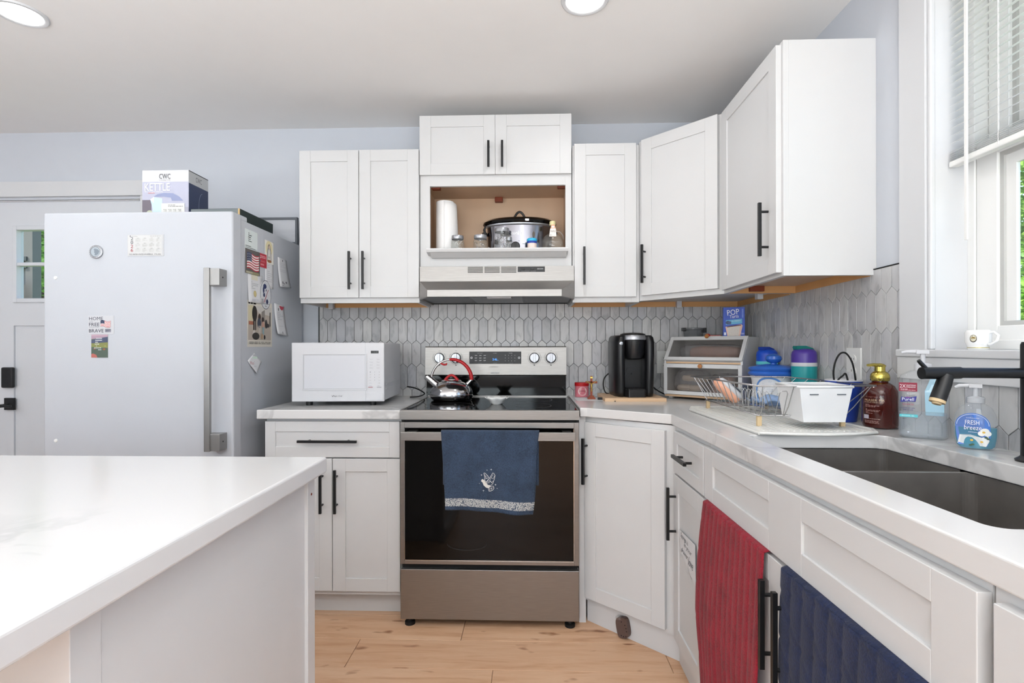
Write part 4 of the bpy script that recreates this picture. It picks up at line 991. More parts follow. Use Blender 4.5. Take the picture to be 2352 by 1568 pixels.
# bread inside
t2 = thing('bread_loaf', 'brown bread loaf in a clear bag behind the upper door of the bread box', 'bread', (1.254, -.191, 1.1255), math.radians(-41))
def loaf(cx, cy, cz, a, b, c, wob, seed):
    rr = random.Random(seed); ph = [rr.uniform(0, 6) for _ in range(4)]
    def f(u, v):
        th, fi = 2*PI*u, PI*(v-.5); k = 1+wob*(math.sin(5*th+ph[0])*math.cos(3*fi+ph[1])+.6*math.sin(9*th+ph[2]+4*fi))
        sgn = lambda q, e: math.copysign(abs(q)**e, q)
        return Vector((cx+a*k*sgn(math.cos(fi), .5)*sgn(math.cos(th), .6), cy+b*k*sgn(math.cos(fi), .5)*sgn(math.sin(th), .6), cz+c*k*sgn(math.sin(fi), .6)))
    return MB().grid(f, 28, 14)
crust = mat('bread_crust', '#b5836a', .7, noise=.2, nscale=30); crumb = mat('bread_crumb', '#e0cdb4', .8, noise=.12, nscale=30)
M_['crust'] = crust; M_['crumb'] = crumb
obj('loaf', loaf(.225, .105, .038, .13, .045, .034, .02, 1), crust, t2)
obj('bag', loaf(.205, .105, .042, .165, .055, .039, .05, 2), M_['wrap'], t2)
t2 = thing('bagel_bag', 'clear bag of pale rolls behind the lower left of the bread box door', 'bread', (1.254, -.191, .952), math.radians(-41))
for i, (x, y, z) in enumerate(((.07, .09, .03), (.125, .10, .028), (.10, .085, .08), (.155, .10, .075))):
    obj('roll', MB().lathe([(.012, -.014), (.034, -.012), (.040, 0), (.034, .014), (.012, .017), (.010, 0), (.012, -.014)], (x, y, z), 20), crumb, t2)
obj('bag', loaf(.11, .095, .062, .085, .062, .060, .07, 4), M_['wrap'], t2)
t2 = thing('bread_bag', 'clear bag with brown buns behind the lower right of the bread box door', 'bread', (1.254, -.191, .952), math.radians(-41))
for x, z in ((.25, .03), (.32, .03), (.29, .075)): obj('bun', loaf(x, .10, z, .036, .034, .024, .02, 6), crust, t2)
obj('bag', loaf(.29, .10, .055, .075, .06, .052, .08, 5), M_['wrap'], t2)
# ============================================================ SMALL THINGS
def flag(D, x, y, w_, h, wave=.0, stars=True):
    n = 13; S = 8
    def Y(u): return wave*math.sin(u*6.0+.4)
    for i in range(n):
        for s in range(S):
            a, b = s/S, (s+1)/S; c = '#b02a3a' if i % 2 == 0 else '#f2e9e6'
            y1 = y+h*(1-i/n); y0 = y+h*(1-(i+1)/n)
            D.items.append(([(x+w_*a, y0+Y(a)), (x+w_*b, y0+Y(b)), (x+w_*b, y1+Y(b)), (x+w_*a, y1+Y(a))], [(0, 1, 2, 3)], c, not (i == 0 and s == 0)))
    for s in range(4):
        a, b = s/S*.8, (s+1)/S*.8
        D.items.append(([(x+w_*a, y+h*.46+Y(a)), (x+w_*b, y+h*.46+Y(b)), (x+w_*b, y+h+Y(b)), (x+w_*a, y+h+Y(a))], [(0, 1, 2, 3)], '#2f3a58', s > 0))
    if stars:
        for i in range(4):
            for j in range(3): D.items.append(([(x+w_*(.04+.1*i), y+h*(.56+.15*j)+Y(.1*i)), (x+w_*(.04+.1*i)+h*.035, y+h*(.56+.15*j)+Y(.1*i)), (x+w_*(.04+.1*i)+h*.035, y+h*(.6+.15*j)+Y(.1*i)), (x+w_*(.04+.1*i), y+h*(.6+.15*j)+Y(.1*i))], [(0, 1, 2, 3)], '#dfe2ea', not (i == 0 and j == 0)))
    return D
FF = (lambda x, z: plane_fn((x, -.7462, z), (1, 0, 0), (0, 0, 1)))
def magnet(name, label, x0, z0, w_, h, D, cat='magnet', th=.0012, base=M_['paper'], group=None):
    t = thing(name, label, cat, (x0, -.7455, z0), group=group)
    obj('sheet', MB().box(x0, x0+w_, -.7462, -.7448, z0, z0+h), base, t, world=True)
    obj('print', D.mesh(FF(x0, z0)), M_['print'], t, world=True); return t
# calendar
w_, h = .159, .092; D = Decal().rect(0, 0, w_, h, '#bfc0c2').rect(.002, .003, w_-.008, h-.003, '#cbcbca')
for i, c in enumerate('2026'): D.text(c, .0145, .068-i*.0165, .011, .0135, '#2d2f3c' if i < 2 else '#9e2436')
D.rect(.0115, h-.010, .0145, h-.004, '#3b3d44').lines(.018, h-.009, .046, h-.005, 1, '#9a9b9e').lines(.100, h-.008, .150, h-.006, 1, '#55565c')
for r in range(3):
    for c in range(4):
        x = .036+c*.0305; z = .062-r*.0222
        D.rect(x+.006, z+.0145, x+.015, z+.0155, '#7d7d7b').lines(x, z, x+.022, z+.013, 5, '#b2b2ae', seed=r*4+c, fill=.35)
D.text('THE UNITED STATES OF AMERICA  1776-2026', .008, .0045, .140, .0055, '#4c4e58')
magnet('calendar_magnet', '2026 calendar magnet on the upper part of the fridge door', -1.170, 1.588, w_, h, D, 'calendar')
# round magnet
t = thing('round_magnet', 'round silver magnet with an outlined map shape on the fridge door', 'magnet', (-1.307, -.7455, 1.607))
obj('disc', MB().lathe([(.0275, 0), (.029, .002), (.029, .005), (.0265, .0065), (.0001, .0065)], (0, 0, 0), 40, axis='y').xf(Matrix.Translation((-1.307, -.7452, 1.607)) @ Matrix.Scale(-1, 4, (0, 1, 0))), M_['silver'], t, world=True)
D = Decal().ell(0, 0, .0205, .0205, '#a9b3bb', 36).poly([(-.006, .012), (-.001, .0135), (.012, .010), (.018, .002), (.013, -.010), (.004, -.016), (-.004, -.015), (-.002, -.006), (-.006, -.003), (-.004, .004), (-.007, .008)], '#7c8791').ring(0, 0, .0212, .0212, .0012, '#68727a')
for i in range(20):
    if i not in (4, 5, 14, 15):
        a = 2*PI*i/20; D.ell(.0240*math.cos(a), .0240*math.sin(a), .0011, .0016, '#eef2f4', 6)
obj('print', D.mesh(plane_fn((-1.307, -.7519, 1.607), (1, 0, 0), (0, 0, 1))), M_['print'], t, world=True)
# sticker
w_, h = .113, .080; D = Decal().rect(0, 0, w_, h, '#c6c7cb')
D.text('HOME', .004, .060, .062, .0145, '#26283a').text('of the', .004, .0535, .017, .0045, '#7b7d88', .3).text('FREE', .004, .0345, .046, .0145, '#26283a').text('because of the', .004, .0285, .044, .0045, '#7b7d88', .3).text('BRAVE', .004, .0075, .065, .0145, '#26283a').rect(.075, .0085, .101, .0225, '#8f8f9c').lines(.077, .010, .099, .021, 3, '#d0d0d8')
flag(D, .055, .031, .045, .026, .0035, False)
magnet('flag_sticker', 'white magnet reading home of the free because of the brave', -1.344, 1.2535, w_, h, D)
# landscape card
w_, h = .073, .099; D = Decal().rect(0, 0, w_, h, '#55635a')
D.poly([(0, h), (w_, h), (w_, h*.88), (0, h*.80)], '#b79aa6').poly([(0, h*.80), (w_, h*.88), (w_, h*.93), (0, h*.93)], '#a98f9f').poly([(0, h*.74), (w_*.45, h*.84), (w_, h*.90), (w_, h*.62), (0, h*.62)], '#47506a').poly([(0, h*.62), (w_, h*.66), (w_, h*.40), (0, h*.46)], '#7f8348').poly([(0, h*.46), (w_, h*.42), (w_, 0), (0, 0)], '#4a5a4e').poly([(0, 0), (w_*.38, 0), (w_*.3, h*.12), (w_*.1, h*.18), (0, h*.14)], '#b5645a').ell(w_*.78, h*.36, .006, .004, '#96593a', 10).ell(w_*.2, h*.38, .005, .003, '#8c5044', 10).ell(w_*.85, h*.5, .005, .002, '#a2a14a', 10)
for i, (a, b) in enumerate(((.3, .68), (.25, .75), (.25, .75), (.22, .78), (.3, .72), (.18, .62), (.42, .62))): D.lines(w_*a, h*(.84-.083*i)-.0025, w_*b, h*(.84-.083*i)+.0015, 1, '#dfe3e2', seed=i, fill=.7)
magnet('landscape_card', 'small card with a printed meadow landscape on the fridge door, below the lettered magnet', -1.330, 1.153, w_, h, D, 'card')
# ---- papers on the side of the fridge (u runs towards the back wall)
SX = FX1
def side_paper(name, label, cat, y0, z0, w_, h, D, curl=0, quad=None, base=M_['paper'], group=None, th=.0006, lift=.0006):
    """y0 = nearest lower corner, z0 = bottom; curl lifts the lower edge off the enamel"""
    t = thing(name, label, cat, (SX, y0, z0), group=group)
    def f(a, b, l):
        k = max(0, 1-b/h); return Vector((SX+lift+l+curl*k*k, y0+a, z0+b))
    n = 8; q = quad or [(0, 0), (w_, 0), (w_, h), (0, h)]
    def pq(u, v):
        ax = q[0][0]+(q[1][0]-q[0][0])*u; ay = q[0][1]+(q[1][1]-q[0][1])*u; bx = q[3][0]+(q[2][0]-q[3][0])*u; by = q[3][1]+(q[2][1]-q[3][1])*u
        return ax+(bx-ax)*v, ay+(by-ay)*v
    obj('sheet', MB().grid(lambda u, v: f(*pq(u, v), 0), 4, n), base, t, world=True, solid=.0004)
    if D is not None: obj('print', D.mesh(lambda a, b, l: f(a, b, l+.0004)), M_['print'], t, world=True)
    return t
side_paper('note_sheet', 'pale green-tinted note sheet at the top front corner of the fridge side', 'paper', -.632, 1.60, .112, .132, Decal().rect(.001, .001, .11, .131, '#d9e1e0').lines(.03, .075, .06, .12, 5, '#7b8486', 2).lines(.01, .03, .10, .06, 4, '#c3cdd0', 3).lines(.03, .005, .10, .025, 2, '#c2c6dd', 5))
side_paper('certificate', 'white certificate with a round gold seal hanging below the flag magnet', 'paper', -.606, 1.402, .130, .135, Decal().rect(.03, .105, .085, .133, '#d8d2bd').lines(.035, .108, .08, .130, 3, '#5b5c60', 3).lines(.03, .062, .09, .100, 5, '#a7a8ac', 4).ell(.058, .042, .013, .015, '#bba970', 24).ell(.058, .042, .010, .012, '#cbbb84', 20).lines(.03, .008, .10, .018, 2, '#b0b0c2', 1), curl=.004)
side_paper('prayer_list', 'tall white sheet of small print hanging behind the saint card', 'paper', -.450, 1.484, .082, .160, Decal().lines(.010, .03, .070, .155, 13, '#bdbdc2', 9), lift=.0004)
D = Decal().rect(0, 0, .085, .110, '#e9e6dc').ell(.042, .075, .034, .036, '#e3d8ad').poly([(.022, .012), (.064, .012), (.062, .055), (.052, .088), (.042, .097), (.031, .088), (.023, .055)], '#77797f').poly([(.027, .014), (.058, .014), (.055, .060), (.042, .080), (.030, .060)], '#d9d5cd').ell(.042, .080, .0075, .0095, '#dfc5ae', 16).ring(.042, .080, .010, .014, .004, '#6d5647', 20, 0, PI).ell(.043, .012, .022, .007, '#96643e', 14).ell(.04, .03, .010, .006, '#b6b2aa', 12)
side_paper('saint_card', 'card printed with a robed praying figure on the fridge side', 'card', -.456, 1.605, .088, .112, D, lift=.0012)
D = Decal().rect(0, 0, .080, .074, '#b72c3c').rect(.008, .058, .070, .062, '#e3a6ac').rect(.008, .050, .070, .054, '#e3a6ac').rect(.01, .032, .06, .034, '#d9838b').rect(.01, .012, .05, .020, '#d9838b')
side_paper('red_card', 'small red card with white lines between flag magnet and saint card', 'card', -.505, 1.577, .066, .066, D if False else Decal().rect(0, 0, .066, .066, '#b72c3c').rect(.006, .052, .058, .055, '#e3a6ac').rect(.006, .045, .058, .048, '#e3a6ac').rect(.008, .028, .05, .030, '#d9838b').rect(.008, .010, .04, .017, '#d9838b'), lift=.0018)
D = Decal().rect(0, 0, .128, .112, '#57514f').rect(.006, .001, .120, .012, '#8f8a66').text('FREEDOM', .010, .003, .05, .006, '#d7d4ca'); flag(D, .014, .020, .104, .074, .005)
side_paper('flag_magnet', 'square magnet printed with a waving striped flag', 'magnet', -.632, 1.531, .126, .110, D, lift=.0024, th=.002)
D = Decal().ring(.014, .022, .013, .011, .004, '#b8323e', 14, .3, 2.6).ring(.018, .012, .010, .010, .004, '#3f4a78', 14, 3.4, 6.0).ell(.012, .030, .003, .003, '#3f4a78', 8).ell(.02, .02, .003, .003, '#e7e7ea', 8)
t = thing('ribbon_magnet', 'tiny red and white ribbon-shaped magnet beside the flag magnet', 'magnet', (SX, -.523, 1.60)); obj('print', D.mesh(plane_fn((SX+.0022, -.523, 1.600), (0, 1, 0), (0, 0, 1))), M_['print'], t, world=True); obj('backing', MB().tube([(SX+.001, -.513, 1.603), (SX+.001, -.503, 1.613), (SX+.001, -.510, 1.624), (SX+.001, -.514, 1.633)], .0009, 6), M_['white'], t, world=True)
D = Decal().ell(0, 0, .052, .070, '#3a4150', 44).ell(0, 0, .0495, .0675, '#d2d3d6', 44)
D.ring(0, .004, .040, .054, .004, '#c3c6cf', 24, .7, 2.5).ell(-.008, .040, .016, .012, '#27305c', 16).ell(-.020, .022, .008, .016, '#27305c', 14).ell(-.016, -.002, .009, .010, '#27305c', 14).ell(.004, .022, .004, .006, '#27305c', 10).poly([(.022, .026), (.026, .026), (-.018, -.040), (-.022, -.040)], '#a12d44').poly([(.012, .012), (.014, .012), (-.008, -.036), (-.010, -.036)], '#a12d44').ell(.012, -.032, .010, .012, '#27305c', 14).rect(-.036, -.045, .036, -.0435, '#3a4150').text('Wom', -.009, -.058, .018, .007, '#3a4150')
t = thing('oval_sticker', 'oval white sticker with a navy and red emblem on the fridge side', 'sticker', (SX, -.451, 1.449))
obj('disc', MB().prism([(-.451+.052*math.cos(2*PI*i/40), 1.449+.070*math.sin(2*PI*i/40)) for i in range(40)], SX+.0002, SX+.003, 'x'), M_['paper'], t, world=True)
obj('print', D.mesh(plane_fn((SX+.0030, -.451, 1.449), (0, 1, 0), (0, 0, 1))), M_['print'], t, world=True)
# newspaper cutting
w_, h = .226, .213; D = Decal().rect(0, 0, w_, h, '#d8d2c6').lines(.010, .196, .150, .208, 1, '#59544e', 3, .8).rect(.008, .032, w_-.012, .192, '#b9ada0')
D.poly([(.008, .032), (.214, .032), (.214, .080), (.008, .066)], '#b7ab9f').poly([(.008, .12), (.05, .12), (.05, .192), (.008, .192)], '#cfc6a6').rect(.012, .102, .055, .118, '#a5684f').poly([(.06, .192), (.214, .192), (.214, .15), (.10, .16)], '#cdc8c2').poly([(.125, .11), (.155, .12), (.155, .178), (.125, .166)], '#8d8680')
D.ell(.062, .155, .022, .036, '#27221f', 22).rect(.050, .078, .060, .13, '#2a2625').rect(.066, .078, .075, .13, '#2a2625').ell(.055, .060, .012, .018, '#cfc8c2').ell(.072, .050, .032, .017, '#2c2724', 16)
D.ell(.105, .140, .013, .016, '#4a3a34', 14).ell(.102, .112, .017, .024, '#3b4252', 16).rect(.096, .066, .103, .10, '#cfc7c0').rect(.108, .066, .114, .10, '#c9beb5').ell(.135, .128, .012, .014, '#3e3230', 14).ell(.138, .104, .013, .018, '#c59d8c', 14).rect(.130, .060, .146, .094, '#8ea7ab').ell(.165, .110, .010, .022, '#2c2829', 14).ell(.150, .046, .008, .011, '#2e2a2b', 10).ell(.125, .050, .010, .014, '#ab8f72', 10).ell(.180, .103, .014, .010, '#3a3436', 12).rect(.200, .10, .207, .168, '#4d4a48')
D.lines(.012, .012, w_-.012, .026, 2, '#7f7a72', 6)
side_paper('newspaper_cutting', 'yellowed newspaper cutting with a photograph of a group of people', 'newspaper', -.612, 1.198, w_, h, D, curl=0)
side_paper('note_paper', 'white notepad sheet with small drawings at the back of the fridge side', 'paper', -.326, 1.506, .126, .146, Decal().ell(.052, .136, .004, .006, '#4a4a50', 8).lines(.02, .075, .09, .125, 6, '#c6c6cb', 8).ell(.038, .022, .006, .008, '#66666c', 8).ell(.052, .018, .005, .004, '#77777c', 8).ell(.076, .026, .008, .006, '#6a6a70', 8).lines(.03, .005, .08, .012, 1, '#9a9aa0', 2), curl=.012, quad=[(.002, -.002), (.128, .004), (.098, .146), (.002, .148)])
side_paper('receipt_note', 'narrow white note with a small red half-circle sticker at its top', 'paper', -.362, 1.258, .112, .158, Decal().poly([(.052, .150), (.102, .146), (.092, .132), (.076, .127), (.060, .135)], '#c0475a').ell(.042, .130, .005, .008, '#56565c', 8).lines(.03, .075, .095, .120, 5, '#b9b9c0', 7).lines(.03, .040, .09, .05, 1, '#c9c9ce', 1).ell(.058, .012, .003, .007, '#4a4a50', 8), curl=.018, quad=[(.004, .006), (.112, -.004), (.104, .150), (0, .160)])
side_paper('diamond_note', 'small white diamond-shaped note with green and red handwriting', 'paper', -.612, 1.075, .125, .092, Decal().rect(.045, .068, .085, .078, '#cfe3d4').lines(.045, .082, .07, .088, 1, '#a8aab0', 1).text('Pico', .020, .042, .032, .014, '#a8404f', .2).lines(.055, .052, .095, .057, 1, '#9a9aa0', 4).lines(.05, .030, .09, .036, 1, '#b5b5bb', 3), curl=.012, quad=[(.062, 0), (.124, .052), (.060, .095), (.0, .060)])
# ---- on top of the fridge
t = thing('kettle_box', 'cardboard kettle box standing on the fridge', 'box', (-1.066, -.535, 1.764))
bw, bd, bh = .226, .150, .276; bx, by = -1.291, -.500
obj('carton', MB().box(bx, bx+bw, by, by+bd, 1.764, 1.764+bh), M_['paper'], t, world=True, bevel=.0008)
D = Decal().rect(0, 0, bw, bh, '#b4b5c6').rect(0, bh-.055, bw, bh, '#cdcdcf').rect(0, .06, .045, .135, '#6f6871').ell(.036, .072, .016, .014, '#b9bfa8', 14).rect(0, 0, .05, .06, '#c3cdea').rect(0, .004, .036, .010, '#4a69a8').rect(0, .018, .036, .024, '#4a69a8').poly([(0, .040), (.036, .028), (.036, .055), (0, .060)], '#cdd8f0')
D.poly([(.055, .150), (.075, .162), (.105, .168), (.150, .166), (.180, .150), (.200, .130), (.145, .130), (.140, .145), (.105, .150)], '#8d95b5').poly([(.040, .135), (.060, .148), (.098, .142), (.098, .045), (.040, .035), (.052, .09)], '#bfd2e6').poly([(.040, .137), (.058, .150), (.056, .12)], '#eef0ee').rect(bw-.030, .0, bw, .100, '#a6a6b4').rect(bw-.020, .02, bw, .06, '#c4c0be')
D.text('CWC', .083, bh-.041, .055, .024, '#5f5f62').text('CAREWE', .083, bh-.049, .055, .004, '#a5a5a8')
D.text('KETTLE', .013, .178, .122, .036, '#fafafc').rect(.03, .166, .062, .169, '#cf8f8c').text('The Original Electric', .012, .169, .09, .007, '#f6f6fa')
D.rect(.094, .0, .207, .118, '#d6d6d3')
for i in range(4): D.text('TYPE', .104+i*.0235, .075, .017, .015, '#8d8d86')
D.lines(.128, .100, .200, .112, 2, '#7b7b76', 3).rect(.145, .050, .165, .057, '#5f5c5a').rect(.184, .050, .200, .057, '#5f5c5a').lines(.105, .045, .135, .058, 2, '#a5a5a0', 4).rect(.160, .015, .188, .034, '#cfd0cc')
obj('front_print', D.mesh(plane_fn((bx, by, 1.764), (1, 0, 0), (0, 0, 1))), M_['print'], t, world=True)
D = Decal().rect(0, 0, bd, bh, '#2f3b5c').rect(0, bh-.060, bd, bh-.004, '#c6c7c8').rect(0, bh-.004, bd, bh, '#1e2024').text('CWC', .052, bh-.042, .046, .024, '#55565a').ring(.102, .12, .028, .070, .0025, '#8b95ab', 20, 1.6, 4.2).poly([(.04, 0), (.100, 0), (.088, .07), (.055, .10), (.045, .06)], '#43566f')
for x, y in ((.065, .055), (.10, .085), (.045, .01), (.118, .05)): D.ell(x, y, .0025, .0025, '#e6e9f0', 8)
D.lines(.01, .03, .03, .08, 3, '#b7bfd0', 3).lines(.115, .03, .145, .04, 1, '#b7bfd0', 5).line([(.03, .09), (.065, .07)], .0012, '#8b95ab').line([(.115, .075), (.145, .058)], .0012, '#c5ccda')
obj('side_print', D.mesh(plane_fn((bx+bw, by, 1.764), (0, 1, 0), (0, 0, 1))), M_['print'], t, world=True)
t = thing('flat_box', 'low dark green box lying on the fridge beside the kettle box', 'box', (-.91, -.37, 1.764))
obj('carton', MB().box(-1.035, -.800, -.530, -.215, 1.764, 1.846), M_['darkbox'], t, world=True, bevel=.001)
obj('front_label', Decal().rect(.001, .001, .230, .080, '#6f7779').rect(.226, .0, .2345, .082, '#c9a871').mesh(plane_fn((-1.035, -.530, 1.764), (1, 0, 0), (0, 0, 1))), M_['print'], t, world=True)
t = thing('picture_frame', 'grey framed white board standing on the back of the fridge', 'frame', (-.95, -.09, 1.764))
fx0, fx1, fz = -1.20, -.724, 1.912
obj('frame', MB().box(fx0, fx1, -.098, -.078, fz-.011, fz).box(fx0, fx1, -.098, -.078, 1.764, 1.775).box(fx0, fx0+.011, -.098, -.078, 1.775, fz-.011).box(fx1-.011, fx1, -.098, -.078, 1.775, fz-.011), M_['frameg'], t, world=True)
obj('board', MB().box(fx0+.011, fx1-.011, -.090, -.082, 1.775, fz-.011), M_['fridge'], t, world=True)
obj('painted_reflection', Decal().rect(0, 0, .45, .018, '#b9bcc2').mesh(plane_fn((fx0+.012, -.0902, 1.828), (1, 0, 0), (0, 0, 1))), M_['print'], t, world=True)  # grey reflection on the board, painted as a flat band
# ---- in the niche over the hood
NZ = 1.6722
t = thing('paper_towel_roll', 'white paper towel roll standing at the left of the open niche', 'paper towel', (.118, -.20, NZ+.012))
obj('roll', MB().lathe([(.018, 0), (.050, 0), (.051, .003), (.0505, .280), (.048, .283), (.02, .283), (.018, .28)], (.113, -.20, NZ+.012), 40), M_['towelroll'], t, world=True)
def flap(u, v):
    a = -PI*.5+u*PI*.62; r = .052+.012*u*u
    return Vector((.113+r*math.cos(a)+.004*u*(1-v)*3, -.20+r*math.sin(a), NZ+.016+v*(.274-.006*u)))
obj('loose_sheet', MB().grid(flap, 10, 6), M_['towelroll'], t, world=True, solid=.0012)
for ch_ in t.children:
    for v in ch_.data.vertices: v.co.z *= .955; v.co.x *= .95
t = thing('plate', 'white oval platter lying on the niche shelf under the paper towel roll', 'plate', (.18, -.165, NZ))
obj('dish', MB().lathe([(.001, .002), (.09, .001), (.10, .003), (.128, .0095), (.129, .0115), (.10, .006), (.001, .006)], (.17, -.165, NZ), 48, sx=1.0, sy=.80), M_['white'], t, world=True)
def jar(x, y, r, h, label, fill=True, lidr=None, sd=1):
    t = thing('mason_jar', label, 'jar', (x, y, NZ), group=None)
    bh_ = h*.84
    obj('glass', MB().lathe([(.001, 0), (r*.86, 0), (r*.95, .004), (r, .012), (r, bh_*.72), (r*.97, bh_*.82), (r*.86, bh_*.92), (r*.82, bh_), (r*.82, h-.014)], (0, 0, 0), 36), M_['jarglass'], t)
    obj('lid', MB().lathe([(r*.88, h-.019), (r*.90, h-.018), (r*.90, h-.003), (r*.87, h), (r*.70, h-.0005), (.001, h-.001)], (0, 0, 0), 36), M_['silver'], t)
    if fill:
        rr = random.Random(sd); mb = MB()
        for i in range(150):
            a = rr.uniform(0, 2*PI); q = rr.uniform(.25, .93)*r*.9; z = rr.uniform(.006, bh_*.84); s = rr.uniform(.0022, .0042)
            c = Vector((q*math.cos(a), q*math.sin(a), z)); P = [c+Vector((rr.uniform(-s, s), rr.uniform(-s, s), rr.uniform(-s, s))) for _ in range(4)]
            mb.add(P, [(0, 1, 2), (0, 2, 3), (0, 3, 1), (1, 3, 2)])
        obj('crystals', mb, M_['chrome'] if sd % 2 else M_['white'], t, kind='stuff')
    return t
jar(.186, -.262, .034, .093, 'short glass jar with a tin lid, left of the jars in the niche', sd=2)
jar(.303, -.262, .036, .095, 'short tin-lidded glass jar between the leftmost jar and the tallest jar', sd=3)
jar(.414, -.262, .042, .128, 'tallest glass jar with a silver screw lid and crystals, before the slow cooker', sd=1)
jar(.448, -.236, .017, .090, 'smallest jar, half hidden at the right behind the tallest jar', fill=False)
t = thing('slow_cooker', 'oval steel slow cooker with black lid and dial in the niche', 'slow cooker', (.497, -.150, NZ))
cx, cy = .502, -.145
obj('base', MB().lathe([(.001, 0), (.142, 0), (.150, .006), (.148, .016)], (cx, cy, NZ), 48, sy=.60), M_['blackp'], t, world=True)
obj('shell', MB().lathe([(.148, .014), (.150, .016), (.153, .132), (.150, .134)], (cx, cy, NZ), 64, sy=.60), M_['chromed'], t, world=True)
obj('rim', MB().lathe([(.150, .132), (.160, .136), (.161, .141), (.150, .143)], (cx, cy, NZ), 56, sy=.63), M_['silver'], t, world=True)
ld = obj('lid', MB().lathe([(.168, .141), (.173, .146), (.170, .155), (.150, .166), (.09, .174), (.001, .177)], (cx, cy, NZ), 56, sy=.64), M_['blackglass'], t, world=True)
obj('lid_handle', MB().tube([(cx-.030+.060*i/12, cy, NZ+.172+.036*math.sin(PI*i/12)) for i in range(13)], .0052, 10), M_['blackp'], ld, world=True)
for s_ in (-1, 1):
    obj('side_handle', MB().box(-.012, .012, -.022, .022, -.007, .007).xf(Matrix.Translation((cx+s_*.164, cy-.008, NZ+.104))), M_['blackp'], t, world=True, bevel=.006, seg=3)
obj('lid_clip', MB().tube([(cx-.158, cy-.040, NZ+.138), (cx-.164, cy-.045, NZ+.118), (cx-.158, cy-.048, NZ+.095), (cx-.155, cy-.048, NZ+.072)], [.003, .006, .005, .003], 8), M_['blackp'], t, world=True)
def sc_f(a, b, l):
    th2 = -PI/2+a/.152; return Vector((cx+(.1525+l)*math.cos(th2), cy+(.1525*.60+l)*math.sin(th2), NZ+b))
D = Decal().text('cooks', -.038, .088, .050, .017, '#f3f3f5').rect(-.035, .058, -.027, .0592, '#55565a').rect(-.006, .060, .002, .0612, '#55565a').rect(.014, .047, .026, .0482, '#55565a').rect(-.045, .045, -.038, .0462, '#55565a').ell(.068, .090, .0065, .014, '#5a5148', 18).rect(.062, .070, .076, .073, '#3a3a3c').text('350', .063, .075, .010, .004, '#55565a')
obj('markings', D.mesh(sc_f), M_['print'], t, world=True)
obj('dial', MB().lathe([(.020, 0), (.021, .008), (.018, .014), (.0001, .015)], (0, 0, 0), 28, axis='y').xf(Matrix.Translation((cx-.017, cy-.0905, NZ+.036)) @ Matrix.Scale(-1, 4, (0, 1, 0))).box(cx-.0195, cx-.0145, cy-.112, cy-.100, NZ+.018, NZ+.054), M_['blackp'], t, world=True, bevel=.001)
for ch_ in list(t.children)+[q for c_ in t.children for q in c_.children]:
    for v in ch_.data.vertices: v.co.x = (v.co.x-.005)*1.13+.005; v.co.z *= 1.17
t = thing('small_tub', 'small pale tub with a blue screw lid before the slow cooker', 'tub', (.567, -.285, NZ))
obj('body', MB().lathe([(.001, 0), (.0225, 0), (.0235, .002), (.0235, .052), (.001, .052)], (0, 0, 0), 28), M_['pink'], t)
obj('collar', MB().lathe([(.0245, .046), (.0255, .047), (.0255, .057), (.001, .057)], (0, 0, 0), 28), M_['bluep'], t)
obj('lid', MB().lathe([(.0245, .056), (.026, .058), (.026, .068), (.023, .071), (.001, .071)], (0, 0, 0), 28), M_['cyan'], t)
t = thing('glass_bottle', 'round flat glass bottle with cream cap and paper tag in the niche', 'bottle', (.672, -.268, NZ))
P = []
for i in range(17):
    a = -PI*.44+PI*.88*i/16; P.append((.054*math.cos(a), .050+.052*math.sin(a)))
P = [(.001, .0)]+P+[(.018, .108), (.012, .125), (.0105, .145)]
obj('glass', MB().lathe(P, (0, 0, 0), 36, sy=.55), M_['jarglass'], t)
obj('cap', MB().lathe([(.0145, .140), (.0155, .141), (.0155, .158), (.0145, .161), (.001, .161)], (0, 0, 0), 24), M_['cap'], t)
obj('side_handle', MB().tube([(.02, 0, .112), (.038, 0, .108), (.052, 0, .09), (.056, 0, .07)], .0028, 8), M_['clear'], t)
D = Decal().poly([(-.016, 0), (.020, 0), (.018, .034), (.010, .060), (-.004, .060), (-.012, .034)], '#ebe2da').poly([(-.010, .040), (.015, .040), (.010, .060), (-.004, .060)], '#e2a88a').ell(.003, .048, .007, .005, '#f3ece6', 12).text('MAPLE', -.010, .021, .026, .010, '#4e4a48').lines(-.013, .004, .017, .010, 1, '#8f8984', 2)
obj('paper_tag', D.mesh(plane_fn((-.002, -.031, .079), (1, 0, 0), (0, 0, 1))), M_['print'], t)
t = thing('recipe_card', 'small folded pale card with red print between two jars in the niche', 'card', (.350, -.235, NZ))
obj('card', MB().prism([(-.012, 0), (.012, 0), (.004, .030), (-.006, .038)], -.012, -.011, 'y').prism([(0, 0), (.022, 0), (.010, .034)], .008, .009, 'y'), M_['paper'], t)
obj('print', Decal().rect(-.009, .002, .009, .009, '#a2353b').lines(-.008, .012, .006, .026, 4, '#c38f86', 2).mesh(plane_fn((0, -.0122, 0), (1, 0, 0), (0, 0, 1))), M_['print'], t)
